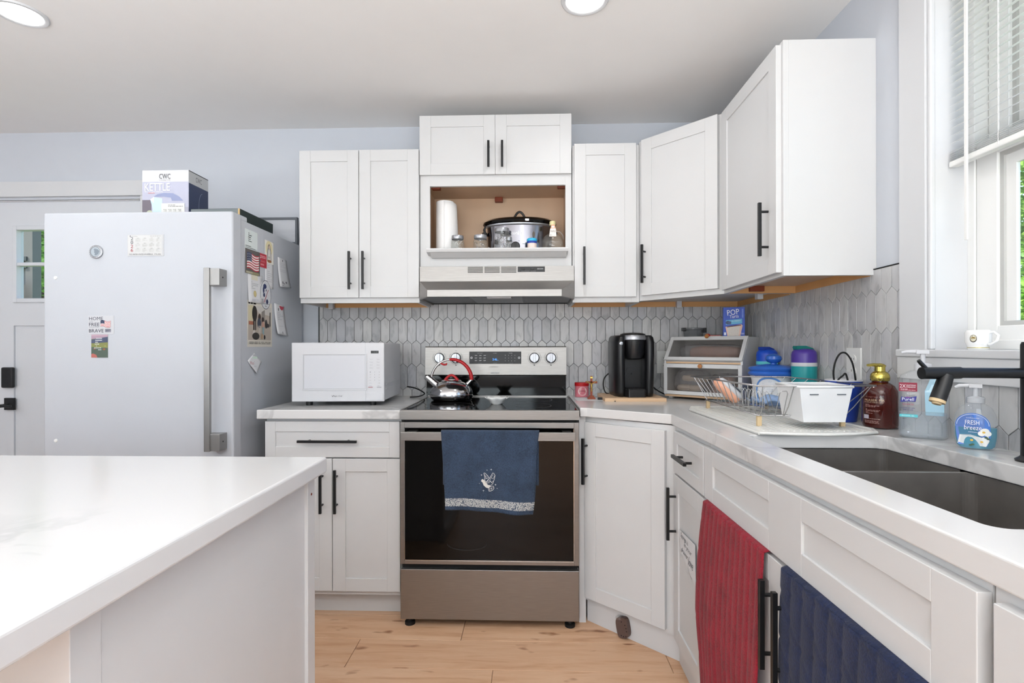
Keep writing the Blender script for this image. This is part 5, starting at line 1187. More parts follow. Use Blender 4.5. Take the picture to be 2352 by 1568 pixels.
# ---- on and around the stove
t = thing('kettle', 'shiny steel whistling kettle with a red handle on the stove', 'kettle', (.152, -.255, .9245))
KP = [(.001, 0), (.086, 0), (.096, .006), (.104, .022), (.105, .040), (.099, .062), (.085, .083), (.064, .100), (.046, .108)]
kb = obj('body', MB().lathe(KP, (0, 0, 0), 64), M_['chrome'], t)
kl = obj('lid', MB().lathe([(.046, .107), (.049, .110), (.045, .115), (.02, .120), (.001, .121)], (0, 0, 0), 40), M_['chrome'], t)
obj('lid_handle', MB().tube([(-.032+.064*i/12, 0, .114+.030*math.sin(PI*i/12)) for i in range(13)], [.007]*13, 10), M_['red'], kl)
sp = obj('spout', MB().tube([(-.062, 0, .080), (-.085, 0, .100), (-.112, 0, .128)], [.021, .018, .0165], 24), M_['chrome'], t)
obj('spout_cap', MB().tube([(-.108, 0, .124), (-.120, 0, .136)], [.0185, .0185], 24), M_['chrome'], sp)
H = []
for i in range(25):
    a = PI*(1.06-1.16*i/24); H.append(Vector((.098*math.cos(a)*(1.0), 0, .118+.118*math.sin(a)+(.0))))
H = [Vector((-.076, 0, .092)), Vector((-.083, 0, .104))]+[h_ for h_ in H if h_.z > .115]+[Vector((.084, 0, .104)), Vector((.078, 0, .092))]
k0 = len(H)*5//11
obj('handle_bracket', MB().tube(H[:k0+1], .0058, 12), M_['chrome'], t)
obj('handle_grip', MB().tube(H[k0:-2], [.0068]+[.0092]*(len(H)-k0-4)+[.0088, .008], 14), M_['red'], t)
obj('handle_mount', MB().tube([H[-3], H[-1]], [.0085, .011], 14).tube([H[1], H[0]], [.008, .011], 14), M_['chrome'], t)
obj('trigger', MB().tube([(-.052, 0, .212), (-.036, 0, .205), (-.026, 0, .206), (-.022, 0, .214)], [.004, .006, .0055, .003], 8), M_['red'], t)
for ch_ in list(t.children)+[q for c_ in t.children for q in c_.children]:
    for v in ch_.data.vertices: v.co.x *= 1.06; v.co.y *= 1.06; v.co.z *= .88
t = thing('spoon_rest', 'small white scalloped dish on the black cooktop', 'dish', (.397, -.44, .9245))
def dishf(u, v):
    a = 2*PI*u
    r = [.024, .028, .040, .054][int(v*3+.5)]; z = [.001, .004, .020, .030][int(v*3+.5)]
    k = 1+.07*math.cos(8*a)*(v > .6); return Vector((r*k*math.cos(a), r*k*math.sin(a)*.9, z+.002*math.cos(8*a)*(v > .6)))
obj('bowl', MB().grid(dishf, 64, 3).lathe([(.001, .0015), (.024, .0010)], (0, 0, 0), 32), M_['white'], t, solid=.0025)
# dish towel on the oven handle
t = thing('dish_towel', 'slate blue hand towel with an embroidered dove and lace band hung on the oven handle', 'towel', (.39, -.765, .52))
def tf(u, v):     # u across, v down from the bar
    x0 = .186+(.205-.186)*min(1, v*1.1)+.0; x1 = .594-.028*v-.004*math.sin(v*6)
    x = x0+(x1-x0)*u; z = .8475-.335*v+.006*(1-u)*v*2-.010*u*v
    k = v*v; y = -.7755-.010*k*math.sin(u*8.5+1.2)-.006*v*math.sin(u*15+2*v)-.006*(1-abs(2*u-1))*v
    return Vector((x, y, z))
VB = .845
def lc(u, v): return 1 if VB < v < .955 else 0
obj('front', MB().grid(tf, 48, 60, colfn=lc), [M_['towelblue'], M_['lace']], t, world=True, solid=.003)
def tfo(u, v):
    a = PI*v; return Vector((.186+.408*u, -.7635-.012*math.cos(a), .8435+.0055*math.sin(a)))
obj('fold', MB().grid(tfo, 12, 8), M_['towelblue'], t, world=True, solid=.003)
obj('back', MB().grid(lambda u, v: Vector((.190+.402*u, -.7515+.003*math.sin(u*9), .8435-.225*v)), 20, 10), M_['towelblue'], t, world=True, solid=.003)
DV = [(.12, .80, 0)]
def tdec(a, b, l):   # a,b metres in the plane of the towel, origin at its front
    u = (a-.200)/(.372); v = (.8475-b)/.335; p = tf(min(1, max(0, u)), min(1, max(0, v))); return Vector((a, p.y-.0026-l, b))
def P2(px_, py_): return (.3555+(px_-100)/1120*.0895-.002, .7155-py_/1568*.128)   # laid out on a 1120 x 1568 sheet
def dp(D, pts, w_=.0016, c='#d9dadb', close=False):
    q = [P2(*p) for p in pts]
    if close: q.append(q[0])
    return D.line(q, w_, c)
D = Decal()
D.poly([P2(*p) for p in [(100, 910), (115, 830), (165, 790), (260, 850), (330, 940), (420, 1080), (580, 1130), (560, 1190), (470, 1250), (350, 1220), (230, 1110), (170, 960)]], '#d4d3cd')
dp(D, [(270, 840), (290, 700), (240, 490), (290, 480), (370, 550), (460, 640), (520, 760), (440, 850), (370, 940)], close=True)
dp(D, [(290, 560), (330, 700), (430, 780)], .0012); dp(D, [(330, 640), (440, 640)], .0012); dp(D, [(300, 800), (380, 740), (470, 720)], .0012)
dp(D, [(520, 760), (600, 640), (700, 480), (750, 500), (820, 600), (800, 750), (740, 900), (700, 1030), (580, 1120), (430, 1090), (380, 960)], close=True)
dp(D, [(600, 720), (730, 770), (790, 620)], .0012); dp(D, [(480, 1010), (570, 900), (660, 1000)], .0012); dp(D, [(540, 850), (640, 960), (750, 880)], .0012); dp(D, [(420, 1000), (540, 860), (620, 700), (720, 560)], .0012)
dp(D, [(470, 1250), (500, 1400), (600, 1400), (700, 1350), (760, 1270), (740, 1160), (640, 1150), (520, 1200)], close=True); dp(D, [(520, 1220), (560, 1390)], .0012); dp(D, [(600, 1180), (650, 1360)], .0012); dp(D, [(520, 1300), (740, 1230)], .0012)
for x, y, s_ in ((120, 590, 55), (620, 310, 60), (410, 335, 40), (840, 1080, 60), (925, 1265, 35), (220, 1375, 60), (10, 1010, 30)):
    c_ = P2(x, y); s2 = s_/1120*.0895
    D.poly([(c_[0]-s2, c_[1]), (c_[0], c_[1]-s2*.25), (c_[0]+s2, c_[1]), (c_[0], c_[1]+s2*.25)], '#c9ccd2').poly([(c_[0]-s2*.25, c_[1]), (c_[0], c_[1]-s2), (c_[0]+s2*.25, c_[1]), (c_[0], c_[1]+s2)], '#c9ccd2')
obj('embroidered_dove', D.mesh(tdec), M_['print'], t, world=True)
# ---- right-hand worktop
def cz(y): return ZR+KZ(y)+.0006
t = thing('cookie_tin', 'small red and pink round tin beside the crucifix', 'tin', (.836, -.095, cz(-.095)))
obj('can', MB().lathe([(.001, 0), (.036, 0), (.037, .002), (.037, .062), (.001, .062)], (0, 0, 0), 36), mat('pink_tin', '#c97480', .35), t)
obj('lid', MB().lathe([(.0385, .058), (.039, .060), (.039, .074), (.037, .076), (.001, .076)], (0, 0, 0), 36), M_['red'], t)
obj('print', Decal().ell(0, .030, .024, .023, '#e9d9d4', 24).ell(0, .030, .020, .019, '#d3a0a0', 24).text('cookies', -.018, .028, .036, .010, '#7c2330').text('ADVENT', -.010, .046, .02, .004, '#aa2233').mesh(cyl_fn((0, 0, 0), .037, -PI/2)), M_['print'], t)
t = thing('crucifix', 'small wooden standing crucifix with a golden figure', 'crucifix', (.868, -.262, cz(-.26)))
obj('base', MB().prism([(-.020, 0), (.020, 0), (.018, .010), (-.018, .010)], -.014, .014, 'y').box(-.012, .012, -.010, .010, .010, .018), M_['cruc'], t, bevel=.001)
obj('cross', MB().box(-.0055, .0055, -.003, .003, .018, .118).box(-.030, .030, -.003, .003, .080, .091), M_['cruc'], t, bevel=.0008)
cb_ = MB().tube([(0, -.006, .040), (.001, -.007, .058), (0, -.006, .075)], [.0022, .0034, .0036], 8).lathe([(.0001, -.0035), (.0032, 0), (.0001, .0035)], (0, -.007, .083), 10).tube([(-.024, -.005, .092), (-.010, -.006, .081), (0, -.006, .076), (.010, -.006, .081), (.024, -.005, .092)], .0014, 6)
obj('figure', cb_, M_['gold'], t)
obj('title_plate', MB().box(-.006, .006, -.005, -.002, .106, .114), M_['gold'], t)
t = thing('glass_vase', 'slim clear glass bud vase behind the crucifix', 'vase', (.908, -.125, cz(-.125)))
obj('glass', MB().lathe([(.001, 0), (.026, 0), (.027, .003), (.025, .035), (.018, .07), (.013, .10), (.011, .135), (.0125, .145)], (0, 0, 0), 28), M_['clear'], t)
obj('twisted_rod', MB().tube([(.003*math.cos(i), .003*math.sin(i), .01+i*.008) for i in range(14)], .0028, 6), M_['silver'], t)
t = thing('paper_card', 'white card with red print lying on the worktop under the crucifix', 'card', (.86, -.29, cz(-.27)-.0004))
obj('sheet', MB().box(-.072, .075, -.085, .105, 0, .0008), M_['paper'], t)
obj('print', Decal().lines(-.045, -.070, .02, -.062, 1, '#b5606a', 3).lines(.01, .01, .06, .04, 3, '#b9b9bd', 5).mesh(lambda a, b, l: Vector((a, b, .001+l))), M_['print'], t)
t = thing('tongs', 'flat black kitchen clip lying before the wooden board', 'clip', (.925, -.30, cz(-.3)))
obj('clip', MB().box(-.03, .0, -.006, .006, 0.0012, .012).tube([(0, 0, .004), (.03, -.05, .0035), (.042, -.10, .003)], .0022, 6), M_['black'], t)
ZT = .9312+zt
t = thing('pastry_box', 'blue toaster pastry carton on top of the bread box', 'box', (1.592, -.236, ZT+.0005), math.radians(-17))
obj('carton', MB().box(-.050, .050, -.030, .036, 0, .150), M_['bluel'], t, bevel=.001)
D = Decal().rect(0, 0, .100, .150, '#2450c0')
D.text('POP', .020, .108, .056, .028, '#f4f4f8', rot=.12).text('Tarts', .030, .094, .042, .016, '#f4f4f8', rot=.10).rect(.086, .095, .094, .142, '#5c7fe0').lines(.087, .098, .093, .140, 6, '#c8d4f4', 2)
D.poly([(.012, .062), (.088, .068), (.088, .092), (.012, .085)], '#5fb3dc').text('BLUEBERRY', .040, .077, .042, .006, '#d2eef2', rot=.06).ell(.022, .073, .011, .009, '#27406e', 16).ell(.030, .072, .008, .008, '#314f86', 14)
D.poly([(.010, .052), (.030, .056), (.060, .060), (.084, .064), (.090, .058), (.078, .0), (.020, .0)], '#e9bfae').poly([(.016, .053), (.030, .056), (.060, .060), (.082, .062), (.084, .058), (.018, .049)], '#4a2438').poly([(.018, .048), (.078, .055), (.070, .002), (.024, .002)], '#d8cfc6')
rr = random.Random(5)
for i in range(50): D.items.append(([(x_, y_), (x_+.0016, y_), (x_+.0016, y_+.0012), (x_, y_+.0012)], [(0, 1, 2, 3)], rr.choice(['#a8b6c8', '#c9a9a0', '#b5b07c']), i > 0)) if (x_ := rr.uniform(.026, .068)) and (y_ := rr.uniform(.004, .045)) else None
D.rect(.003, .010, .013, .024, '#dfe5f6').lines(.082, .012, .098, .026, 3, '#dfe5f6', 4).rect(.0, .0, .020, .006, '#9fb4ea').lines(.08, .0, .098, .009, 2, '#9fb4ea', 4)
obj('front_print', D.mesh(plane_fn((-.05, -.030, 0), (1, 0, 0), (0, 0, 1))), M_['print'], t)
D = Decal().rect(0, 0, .066, .150, '#1e2f66').rect(.003, .014, .040, .145, '#9b9a98').rect(.042, .022, .063, .142, '#94938f').lines(.004, .02, .038, .14, 16, '#5f5f62', 3, .35).lines(.043, .03, .062, .135, 14, '#76767a', 4, .3).rect(.004, .132, .038, .1335, '#2a2a2e').rect(.004, .112, .038, .1135, '#2a2a2e')
obj('side_print', D.mesh(plane_fn((.050, -.030, 0), (0, 1, 0), (0, 0, 1))), M_['print'], t)
t = thing('food_container', 'clear round container with a dark clip lid on top of the bread box', 'container', (1.425, -.120, ZT+.0005))
obj('tub', MB().lathe([(.001, 0), (.044, 0), (.047, .003), (.052, .042), (.053, .044)], (0, 0, 0), 36), M_['smoke'], t)
obj('lid', MB().lathe([(.055, .040), (.061, .043), (.061, .049), (.052, .051), (.048, .046), (.001, .046)], (0, 0, 0), 36), M_['smoke'], t)
obj('clasp', MB().box(.045, .064, -.020, .012, .026, .052).box(-.064, -.045, -.030, 0, .034, .052), M_['blackp'], t, bevel=.002)
t = thing('red_clip', 'small red plastic clip lying on top of the bread box', 'clip', (1.505, -.175, ZT+.001), math.radians(-20))
obj('jaw', MB().box(-.012, .046, -.008, .008, 0, .012), mat('dark_red_gloss', '#8a1418', .15), t, bevel=.003)
obj('tip', MB().lathe([(.001, -.012), (.009, -.008), (.010, .004), (.006, .012), (.001, .013)], (-.022, 0, .0095), 16, axis='x'), M_['red'], t)
# ---- canister, bottles and the drying rack
t = thing('canister', 'large white ceramic canister with a blue knobbed lid behind the drying rack', 'canister', (1.600, -.655, cz(-.655)))
M_['ceramic'] = mat('canister_glaze', '#e4e6ea', .2)
obj('pot', MB().lathe([(.001, 0), (.088, 0), (.092, .004), (.091, .022), (.086, .050), (.083, .085), (.087, .118), (.092, .136), (.088, .137), (.001, .137)], (0, 0, 0), 56), M_['ceramic'], t)
obj('blue_base', MB().lathe([(.089, .001), (.0935, .004), (.0927, .018), (.089, .024)], (0, 0, 0), 56), M_['blueg'], t)
ld = obj('lid', MB().lathe([(.090, .136), (.100, .140), (.103, .147), (.098, .154), (.094, .157), (.099, .162), (.101, .168), (.096, .174), (.060, .182), (.022, .186), (.001, .187)], (0, 0, 0), 56), M_['blueg'], t)
obj('lid_knob', MB().lathe([(.013, .183), (.012, .190), (.026, .196), (.033, .207), (.030, .219), (.016, .228), (.001, .230)], (0, 0, 0), 40), M_['blueg'], ld)
D = Decal().ring(0, .078, .062, .056, .008, '#5f8fd0', 48)
rr = random.Random(8)
for i in range(26):
    a = rr.uniform(0, 2*PI); q = rr.uniform(.1, .85); x, y = q*.05*math.cos(a), .078+q*.045*math.sin(a); b_ = rr.uniform(0, PI); L = rr.uniform(.006, .013)
    D.line([(x-L*math.cos(b_)/2, y-L*math.sin(b_)/2), (x, y+rr.uniform(-.002, .002)), (x+L*math.cos(b_)/2, y+L*math.sin(b_)/2)], .0009, '#aab3c6')
def canf(a, b, l):
    pr = [(0, .092), (.022, .091), (.050, .086), (.085, .083), (.118, .087), (.136, .092)]; r = .092
    for (z0, r0), (z1_, r1) in zip(pr, pr[1:]):
        if z0 <= b <= z1_: r = r0+(r1-r0)*(b-z0)/(z1_-z0)
    th2 = -PI*.70+a/.087; r += l+.0008
    return Vector((r*math.cos(th2), r*math.sin(th2), b))
obj('blue_medallion', D.mesh(canf), M_['print'], t)
def bottle(name, label, x, y, rot, cols, h):
    t = thing(name, label, 'bottle', (x, y, cz(y)), rot)
    b, band, cap_, spout = cols
    obj('body', MB().lathe([(.001, 0), (.041, 0), (.045, .004), (.046, .010), (.046, h*.70)], (0, 0, 0), 40), b, t)
    obj('band', MB().lathe([(.0462, h*.69), (.0468, h*.70), (.0466, h*.745)], (0, 0, 0), 40), band, t)
    obj('cap', MB().lathe([(.0462, h*.744), (.046, h*.86), (.043, h*.91), (.034, h*.945), (.018, h*.955), (.001, h*.957)], (0, 0, 0), 40), cap_, t)
    obj('flip_spout', MB().prism([(-.040, h*.98), (-.036, h*1.0), (.0, h*1.0), (.028, h*.965), (.044, h*.90), (.046, h*.86), (.036, h*.845), (.016, h*.885), (-.012, h*.93), (-.036, h*.94)], -.014, .014, 'y'), spout, t, bevel=.004, seg=3)
    return t
bottle('insulated_bottle', 'teal insulated bottle with purple cap and green spout beside the canister', 1.652, -.803, .1, (M_['teal'], M_['mw'], M_['purple'], M_['green']), .262)
bottle('insulated_bottle', 'blue capped insulated bottle with an aqua band behind the canister', 1.655, -.470, .4, (M_['bluel'], M_['aqua'], M_['bluel'], M_['bluep']), .262)
t = thing('blue_cup', 'tall royal blue plastic cup with a white inside holding a black cable', 'cup', (1.632, -1.10, cz(-1.1)))
obj('shell', MB().lathe([(.001, 0), (.037, 0), (.039, .003), (.0565, .138)], (0, 0, 0), 40), M_['bluep'], t)
obj('inside', MB().lathe([(.0565, .138), (.0560, .142), (.054, .140), (.036, .006), (.001, .005)], (0, 0, 0), 40), M_['mw'], t)
tag(obj('charging_cable', MB().tube(smooth([(1.628, -1.09, 1.0), (1.600, -1.10, 1.080), (1.598, -1.105, 1.13), (1.612, -1.11, 1.168), (1.634, -1.11, 1.172), (1.655, -1.11, 1.14), (1.668, -1.105, 1.090), (1.672, -1.10, 1.06), (1.655, -1.10, 1.05), (1.64, -1.10, 1.10), (1.63, -1.10, 1.095), (1.610, -1.10, 1.075), (1.60, -1.09, 1.03)]), .0030, 8), M_['rubber'], world=True, loc=(1.63, -1.1, 1.0)), 'black charging cable looping out of the tall blue cup', 'cable')
# amber soap
t = thing('soap_bottle', 'amber foaming soap bottle with a gold pump', 'bottle', (1.648, -1.262, cz(-1.262)))
obj('bottle', MB().lathe([(.001, 0), (.038, 0), (.045, .004), (.0475, .012), (.0475, .098), (.0455, .116), (.038, .131), (.027, .139), (.022, .142), (.022, .150)], (0, 0, 0), 48), M_['amber'], t)
pm = obj('pump', MB().lathe([(.0245, .146), (.026, .148), (.0265, .158), (.024, .168), (.018, .174), (.0145, .176), (.0140, .193), (.001, .194)], (0, 0, 0), 40).lathe([(.0155, .190), (.0165, .194), (.010, .199), (.001, .201)], (0, 0, 0), 32), M_['gold'], t)
obj('nozzle', MB().tube([(-.005, -.002, .1945), (-.026, -.010, .1965), (-.050, -.020, .1955)], [.006, .005, .0038], 12), M_['gold'], pm)
D = Decal().text('f r a g r a n t', -.026, .096, .040, .004, '#c8a39a').text('FRASER FIR', -.030, .0845, .056, .0066, '#cfae8c').text('FOAMING HAND SOAP', -.031, .0795, .054, .0034, '#c9a792')
D.lines(-.028, .066, .014, .076, 3, '#b08680', 2).lines(-.026, .046, .014, .062, 5, '#b08680', 4).rect(-.034, .030, -.016, .042, '#c7c2cf').lines(-.014, .029, .016, .032, 1, '#c9a79f', 5).lines(-.030, .016, .012, .026, 3, '#b08680', 6)
obj('lettering', D.mesh(cyl_fn((0, 0, 0), .0475, math.radians(-140))), M_['print'], t)
# sanitizer
t = thing('sanitizer_bottle', 'large clear hand sanitizer bottle with a pump and red, white and blue label', 'bottle', (1.632, -1.462, cz(-1.462)), math.radians(-36))
def rr_ring(w_, d_, z, r): return [(x, y, z) for x, y in rrect(-w_/2, w_/2, -d_/2, d_/2, min(r, w_/2-.0005, d_/2-.0005), 6)]
def loft(mb, rings, cap=True, smooth=True):
    n = len(rings[0]); V = [p for r in rings for p in r]
    mb.add(V, [(k*n+i, k*n+(i+1) % n, (k+1)*n+(i+1) % n, (k+1)*n+i) for k in range(len(rings)-1) for i in range(n)], smooth)
    if cap: mb.add(rings[0], [tuple(range(n))[::-1]]); mb.add(rings[-1], [tuple(range(n))])
    return mb
BW_, BD_ = .108, .058
obj('bottle', loft(MB(), [rr_ring(BW_-.012, BD_-.012, 0, .018), rr_ring(BW_, BD_, .006, .02), rr_ring(BW_, BD_, .155, .02), rr_ring(BW_-.010, BD_-.006, .172, .02), rr_ring(BW_*.5, BD_*.7, .184, .018), rr_ring(.032, .032, .186, .0155)]), M_['clear'], t)
obj('gel', loft(MB(), [rr_ring(BW_-.018, BD_-.016, .004, .016), rr_ring(BW_-.006, BD_-.006, .009, .018), rr_ring(BW_-.006, BD_-.006, .070, .018)]), M_['gel'], t)
obj('back_label', Decal().poly([(-.018, .004), (.022, .004), (.022, .110), (-.006, .110), (-.020, .07)], '#a9d6ea').mesh(lambda a, b, l: Vector((a+.024, BD_/2-.006+l, b+.056))), M_['print'], t)
D = Decal().rect(0, .116, .040, .140, '#8c1d38').text('2X', .002, .1255, .013, .0095, '#f0e6ea').text('SANITIZING', .016, .1305, .021, .0040, '#f0e6ea').text('STRENGTH', .016, .1255, .020, .0036, '#f0e6ea').lines(.004, .118, .036, .1235, 2, '#e0c4cc', 3)
D.poly([(.003, .086), (.005, .101), (.022, .099), (.039, .104), (.036, .088), (.020, .0885)], '#2a2c86').poly([(.014, .0985), (.026, .0985), (.024, .101), (.017, .1015)], '#8a4f9c').text('Purell', .007, .0905, .026, .0085, '#f5f5fa').text('ADVANCED', .007, .0785, .026, .0045, '#b34a66').lines(.010, .075, .028, .0768, 1, '#bb99aa', 3).text('KILLS MORE THAN GERMS', .004, .069, .031, .003, '#3b3f86').text('99.99% OF GERMS', .009, .064, .022, .003, '#3b3f86').rect(.001, .046, .041, .0535, '#5cc6cf').text('ALCOHOL GEL', .006, .0482, .028, .0030, '#e6f7f8').lines(.008, .040, .034, .0425, 1, '#55585f', 2).lines(.012, .020, .030, .0225, 1, '#8a8e96', 2)
obj('front_label', D.mesh(plane_fn((-.052, -BD_/2, .012), (1, 0, 0), (0, 0, 1))), M_['print'], t)
pm = obj('pump', MB().lathe([(.019, .184), (.0195, .186), (.0195, .202), (.012, .205), (.006, .206), (.006, .232), (.001, .232)], (0, 0, 0), 28), M_['mw'], t)
obj('nozzle', MB().box(-.014, .014, -.009, .009, .230, .240).tube([(-.008, 0, .236), (-.035, 0, .236), (-.046, 0, .233)], [.006, .005, .004], 10), M_['mw'], pm, bevel=.002)
# blue soap
t = thing('soap_bottle', 'clear hand soap bottle with blue soap and a flower label, nearest to the faucet', 'bottle', (1.640, -1.622, cz(-1.622)), math.radians(-38))
def ovr(w_, d_, z, n=32): return [(w_/2*math.cos(2*PI*i/n), d_/2*math.sin(2*PI*i/n), z) for i in range(n)]
prof = [(0, .066), (.006, .076), (.030, .082), (.055, .083), (.080, .077), (.098, .062), (.108, .040), (.112, .026)]
obj('bottle', loft(MB(), [ovr(w_, min(w_, .044+.0*z) if w_ > .044 else w_, z) for z, w_ in prof]), M_['clear'], t)
obj('soap', loft(MB(), [ovr(w_-.004, .040, z) for z, w_ in ((.003, .064), (.008, .074), (.030, .080), (.052, .081))]), M_['soapblue'], t)
obj('collar', MB().lathe([(.017, .110), (.0175, .112), (.0175, .124), (.014, .127), (.006, .128), (.006, .150), (.001, .150)], (0, 0, 0), 28), M_['clear'], t)
pm = obj('pump', MB().lathe([(.0165, .112), (.0165, .1235), (.0055, .127), (.0055, .150), (.001, .150)], (0, 0, 0), 24).box(-.012, .012, -.008, .008, .148, .157).tube([(-.008, 0, .153), (-.03, 0, .152), (-.038, 0, .147)], [.005, .0045, .0035], 10), M_['mw'], t)
def ovf(a, b, l):
    k = a/.0415; k = max(-.97, min(.97, k)); return Vector((a, -(.022+.0008+l)*math.sqrt(1-k*k), b))
D = Decal()
arch = [(-.032, .010), (.020, .010), (.026, .030)]+[(-.006+.032*math.cos(PI*i/12*1.0), .058+.030*math.sin(PI*i/12)) for i in range(13)]+[(-.036, .035)]
D.poly(arch, '#4a7fd6'); D.ring(-.006, .058, .030, .028, .0012, '#dce8f8', 24, 0, PI)
D.text('softsoap', -.018, .074, .024, .0035, '#dfe8f6').text('FRESH', -.020, .060, .026, .0105, '#f6f8fc').text('breeze', -.022, .0475, .032, .011, '#f6f8fc', .1).lines(-.014, .041, .006, .0435, 1, '#dfe8f6', 1)
D.poly([(-.034, .012), (.018, .009), (.024, .022), (.022, .034), (.010, .030), (-.010, .036), (-.030, .034)], '#eef0ee')
for x, y, r in ((.016, .045, .0085), (.021, .040, .007), (.010, .040, .007)): D.ell(x, y, r, r*.9, '#f4f4f0', 14)
for x, y in ((-.008, .023), (.010, .020), (.014, .043)): D.ell(x, y, .003, .0025, '#e0b64a', 10)
for x, y in ((.018, .031), (.022, .028), (-.006, .013), (-.010, .011)): D.ell(x, y, .0035, .0022, '#3d5a44', 8)
obj('front_label', D.mesh(ovf), M_['print'], t)
# faucet
t = thing('faucet', 'matte black kitchen faucet with a horizontal arm over the sink', 'faucet', (1.622, -1.780, cz(-1.81)))
fy = -1.780; fxx = 1.626; fz_ = 1.137
obj('body', MB().lathe([(.001, 0), (.027, 0), (.028, .004), (.022, .008), (.0185, .012), (.0185, .250), (.016, .256), (.001, .257)], (fxx, fy, cz(fy)), 32), M_['black'], t, world=True)
arm = obj('arm', MB().tube([(fxx, fy, fz_), (1.475, fy+.002, fz_+.001)], .0112, 24), M_['black'], t, world=True)
obj('swivel', MB().tube([(1.478, fy+.002, fz_+.001), (1.398, fy+.003, fz_)], .0130, 28), M_['black'], arm, world=True)
obj('lever', MB().tube([(1.408, fy+.003, fz_+.010), (1.395, fy+.003, fz_+.024), (1.392, fy+.003, fz_+.028)], [.0045, .0042, .0038], 12), M_['black'], arm, world=True)
sh = obj('spray_head', MB().tube([(1.448, fy, fz_-.004), (1.441, fy-.002, fz_-.022), (1.427, fy-.004, fz_-.056)], [.0135, .0145, .0150], 28), M_['black'], t, world=True)
obj('aerator', MB().tube([(1.4275, fy-.004, fz_-.055), (1.425, fy-.0045, fz_-.062)], .0145, 28).tube([(1.425, fy-.0045, fz_-.062), (1.4235, fy-.005, fz_-.066)], [.009, .008], 20), M_['foot'], sh, world=True)
obj('body_lever', MB().tube([(fxx, fy, 1.20), (fxx+.0, fy-.06, 1.22)], [.007, .005], 12), M_['black'], t, world=True)
# drain mat and rack
t = thing('drain_mat', 'translucent white sloping drain tray under the dish rack', 'drain tray', (1.39, -1.05, ZR+.012))
obj('mat', MB().prism([(1.205, -1.425), (1.545, -1.405), (1.575, -1.34), (1.55, -.70), (1.235, -.70), (1.20, -.80)], ZR+.001, ZR+.006), M_['mat_'], t, world=True, warped=True, bevel=.002)
mb = MB()
for i in range(18): mb.box(1.235+i*.0178, 1.240+i*.0178, -1.38, -.74, ZR+.0058, ZR+.0075)
obj('ribs', mb, M_['mat_'], t, world=True, warped=True)
obj('front_lip', MB().tube([(1.206, -1.424, ZR+.006), (1.30, -1.432, ZR+.004), (1.38, -1.434, ZR+.003), (1.46, -1.428, ZR+.004), (1.545, -1.406, ZR+.006), (1.575, -1.34, ZR+.006)], .0045, 8).tube([(1.206, -1.424, ZR+.006), (1.20, -.80, ZR+.006), (1.235, -.70, ZR+.006), (1.55, -.70, ZR+.006), (1.575, -1.34, ZR+.006)], .0035, 8), M_['mat_'], t, world=True, warped=True)
t = thing('dish_rack', 'chrome wire dish drying rack on the white drain tray', 'dish rack', (1.39, -1.02, ZR+.02))
bz = ZR+.040; tz = 1.062
b0 = [(1.262, -1.285), (1.530, -1.290), (1.535, -.745), (1.282, -.740)]      # grid corners: near-left, near-right, far-right, far-left
r0 = [(1.232, -1.365), (1.578, -1.350), (1.610, -.760), (1.236, -.700)]
def L2(a, b, k): return (a[0]+(b[0]-a[0])*k, a[1]+(b[1]-a[1])*k)
def wire(pts, r=.0014, nm='wire', p=None): return obj(nm, MB().tube(pts, r, 6), M_['nickel'], p or t, world=True, warped=True)
def loopw(C, z, r, nm):
    return obj(nm, MB().tube([(*c, z) for c in C], r, 8, closed=True), M_['nickel'], t, world=True, warped=True)
loopw(r0, tz, .0028, 'rim_wire'); loopw(b0, bz, .0020, 'base_wire')
for i in range(12):                 # cross wires under the dishes, running up both long sides
    k = (i+.5)/12
    a, b = L2(b0[0], b0[3], k), L2(b0[1], b0[2], k); c, d_ = L2(r0[0], r0[3], k), L2(r0[1], r0[2], k)
    full = i % 2 == 0
    P_ = [(c[0], c[1], tz), (a[0]-.008, a[1]-.01, bz+.03), (a[0]+.004, a[1], bz), (b[0]-.004, b[1], bz), (b[0]+.008, b[1], bz+.03)]
    P_ += [(d_[0], d_[1], tz)] if full else [(b[0]+.010, b[1], bz+.045)]
    wire(P_)
for i in range(4): k = (i+1)/5; wire([(*L2(b0[0], b0[1], k), bz-.0015), (*L2(b0[3], b0[2], k), bz-.0015)], .0017)
for i in range(9):                  # plate divider hoops
    k = .34+.06*i; a = L2(b0[0], b0[3], k); b = L2(b0[1], b0[2], k); m = L2(a, b, .42)
    wire([(m[0]-.018, m[1], bz), (m[0]-.016, m[1], bz+.050), (m[0]-.008, m[1], bz+.062), (m[0], m[1], bz+.052), (m[0]+.010, m[1]-.004, bz+.012), (m[0]+.012, m[1], bz)], .0012)
for k in (.24,):                # tall bent hoops at the near end
    m = L2(b0[0], b0[1], k); wire([(m[0]-.012, m[1], bz), (m[0]-.012, m[1]-.03, bz+.07), (m[0]-.008, m[1]-.032, bz+.078), (m[0]+.008, m[1]-.032, bz+.078), (m[0]+.012, m[1]-.03, bz+.07), (m[0]+.012, m[1], bz)], .0014)
for k in (.03, .30, .97):
    for (A_, B_, C_, D_) in ((b0[0], b0[1], r0[0], r0[1]), (b0[3], b0[2], r0[3], r0[2])):
        a = L2(A_, B_, k); c = L2(C_, D_, k); wire([(a[0], a[1], bz), (a[0]+(c[0]-a[0])*.3, a[1]+(c[1]-a[1])*.4, bz+.03), (c[0], c[1], tz)], .0016)
for x, y in b0:
    xx = x+(.008 if x < 1.4 else -.008); yy = y+(.01 if y < -1 else -.01)
    obj('foot', MB().box(xx-.007, xx+.007, yy-.006, yy+.006, ZR+.006, bz+.001), M_['foot'], t, world=True, warped=True, bevel=.0015)
t = thing('cutlery_caddy', 'white plastic caddy hanging in the near end of the dish rack', 'caddy', (1.44, -1.29, 1.0))
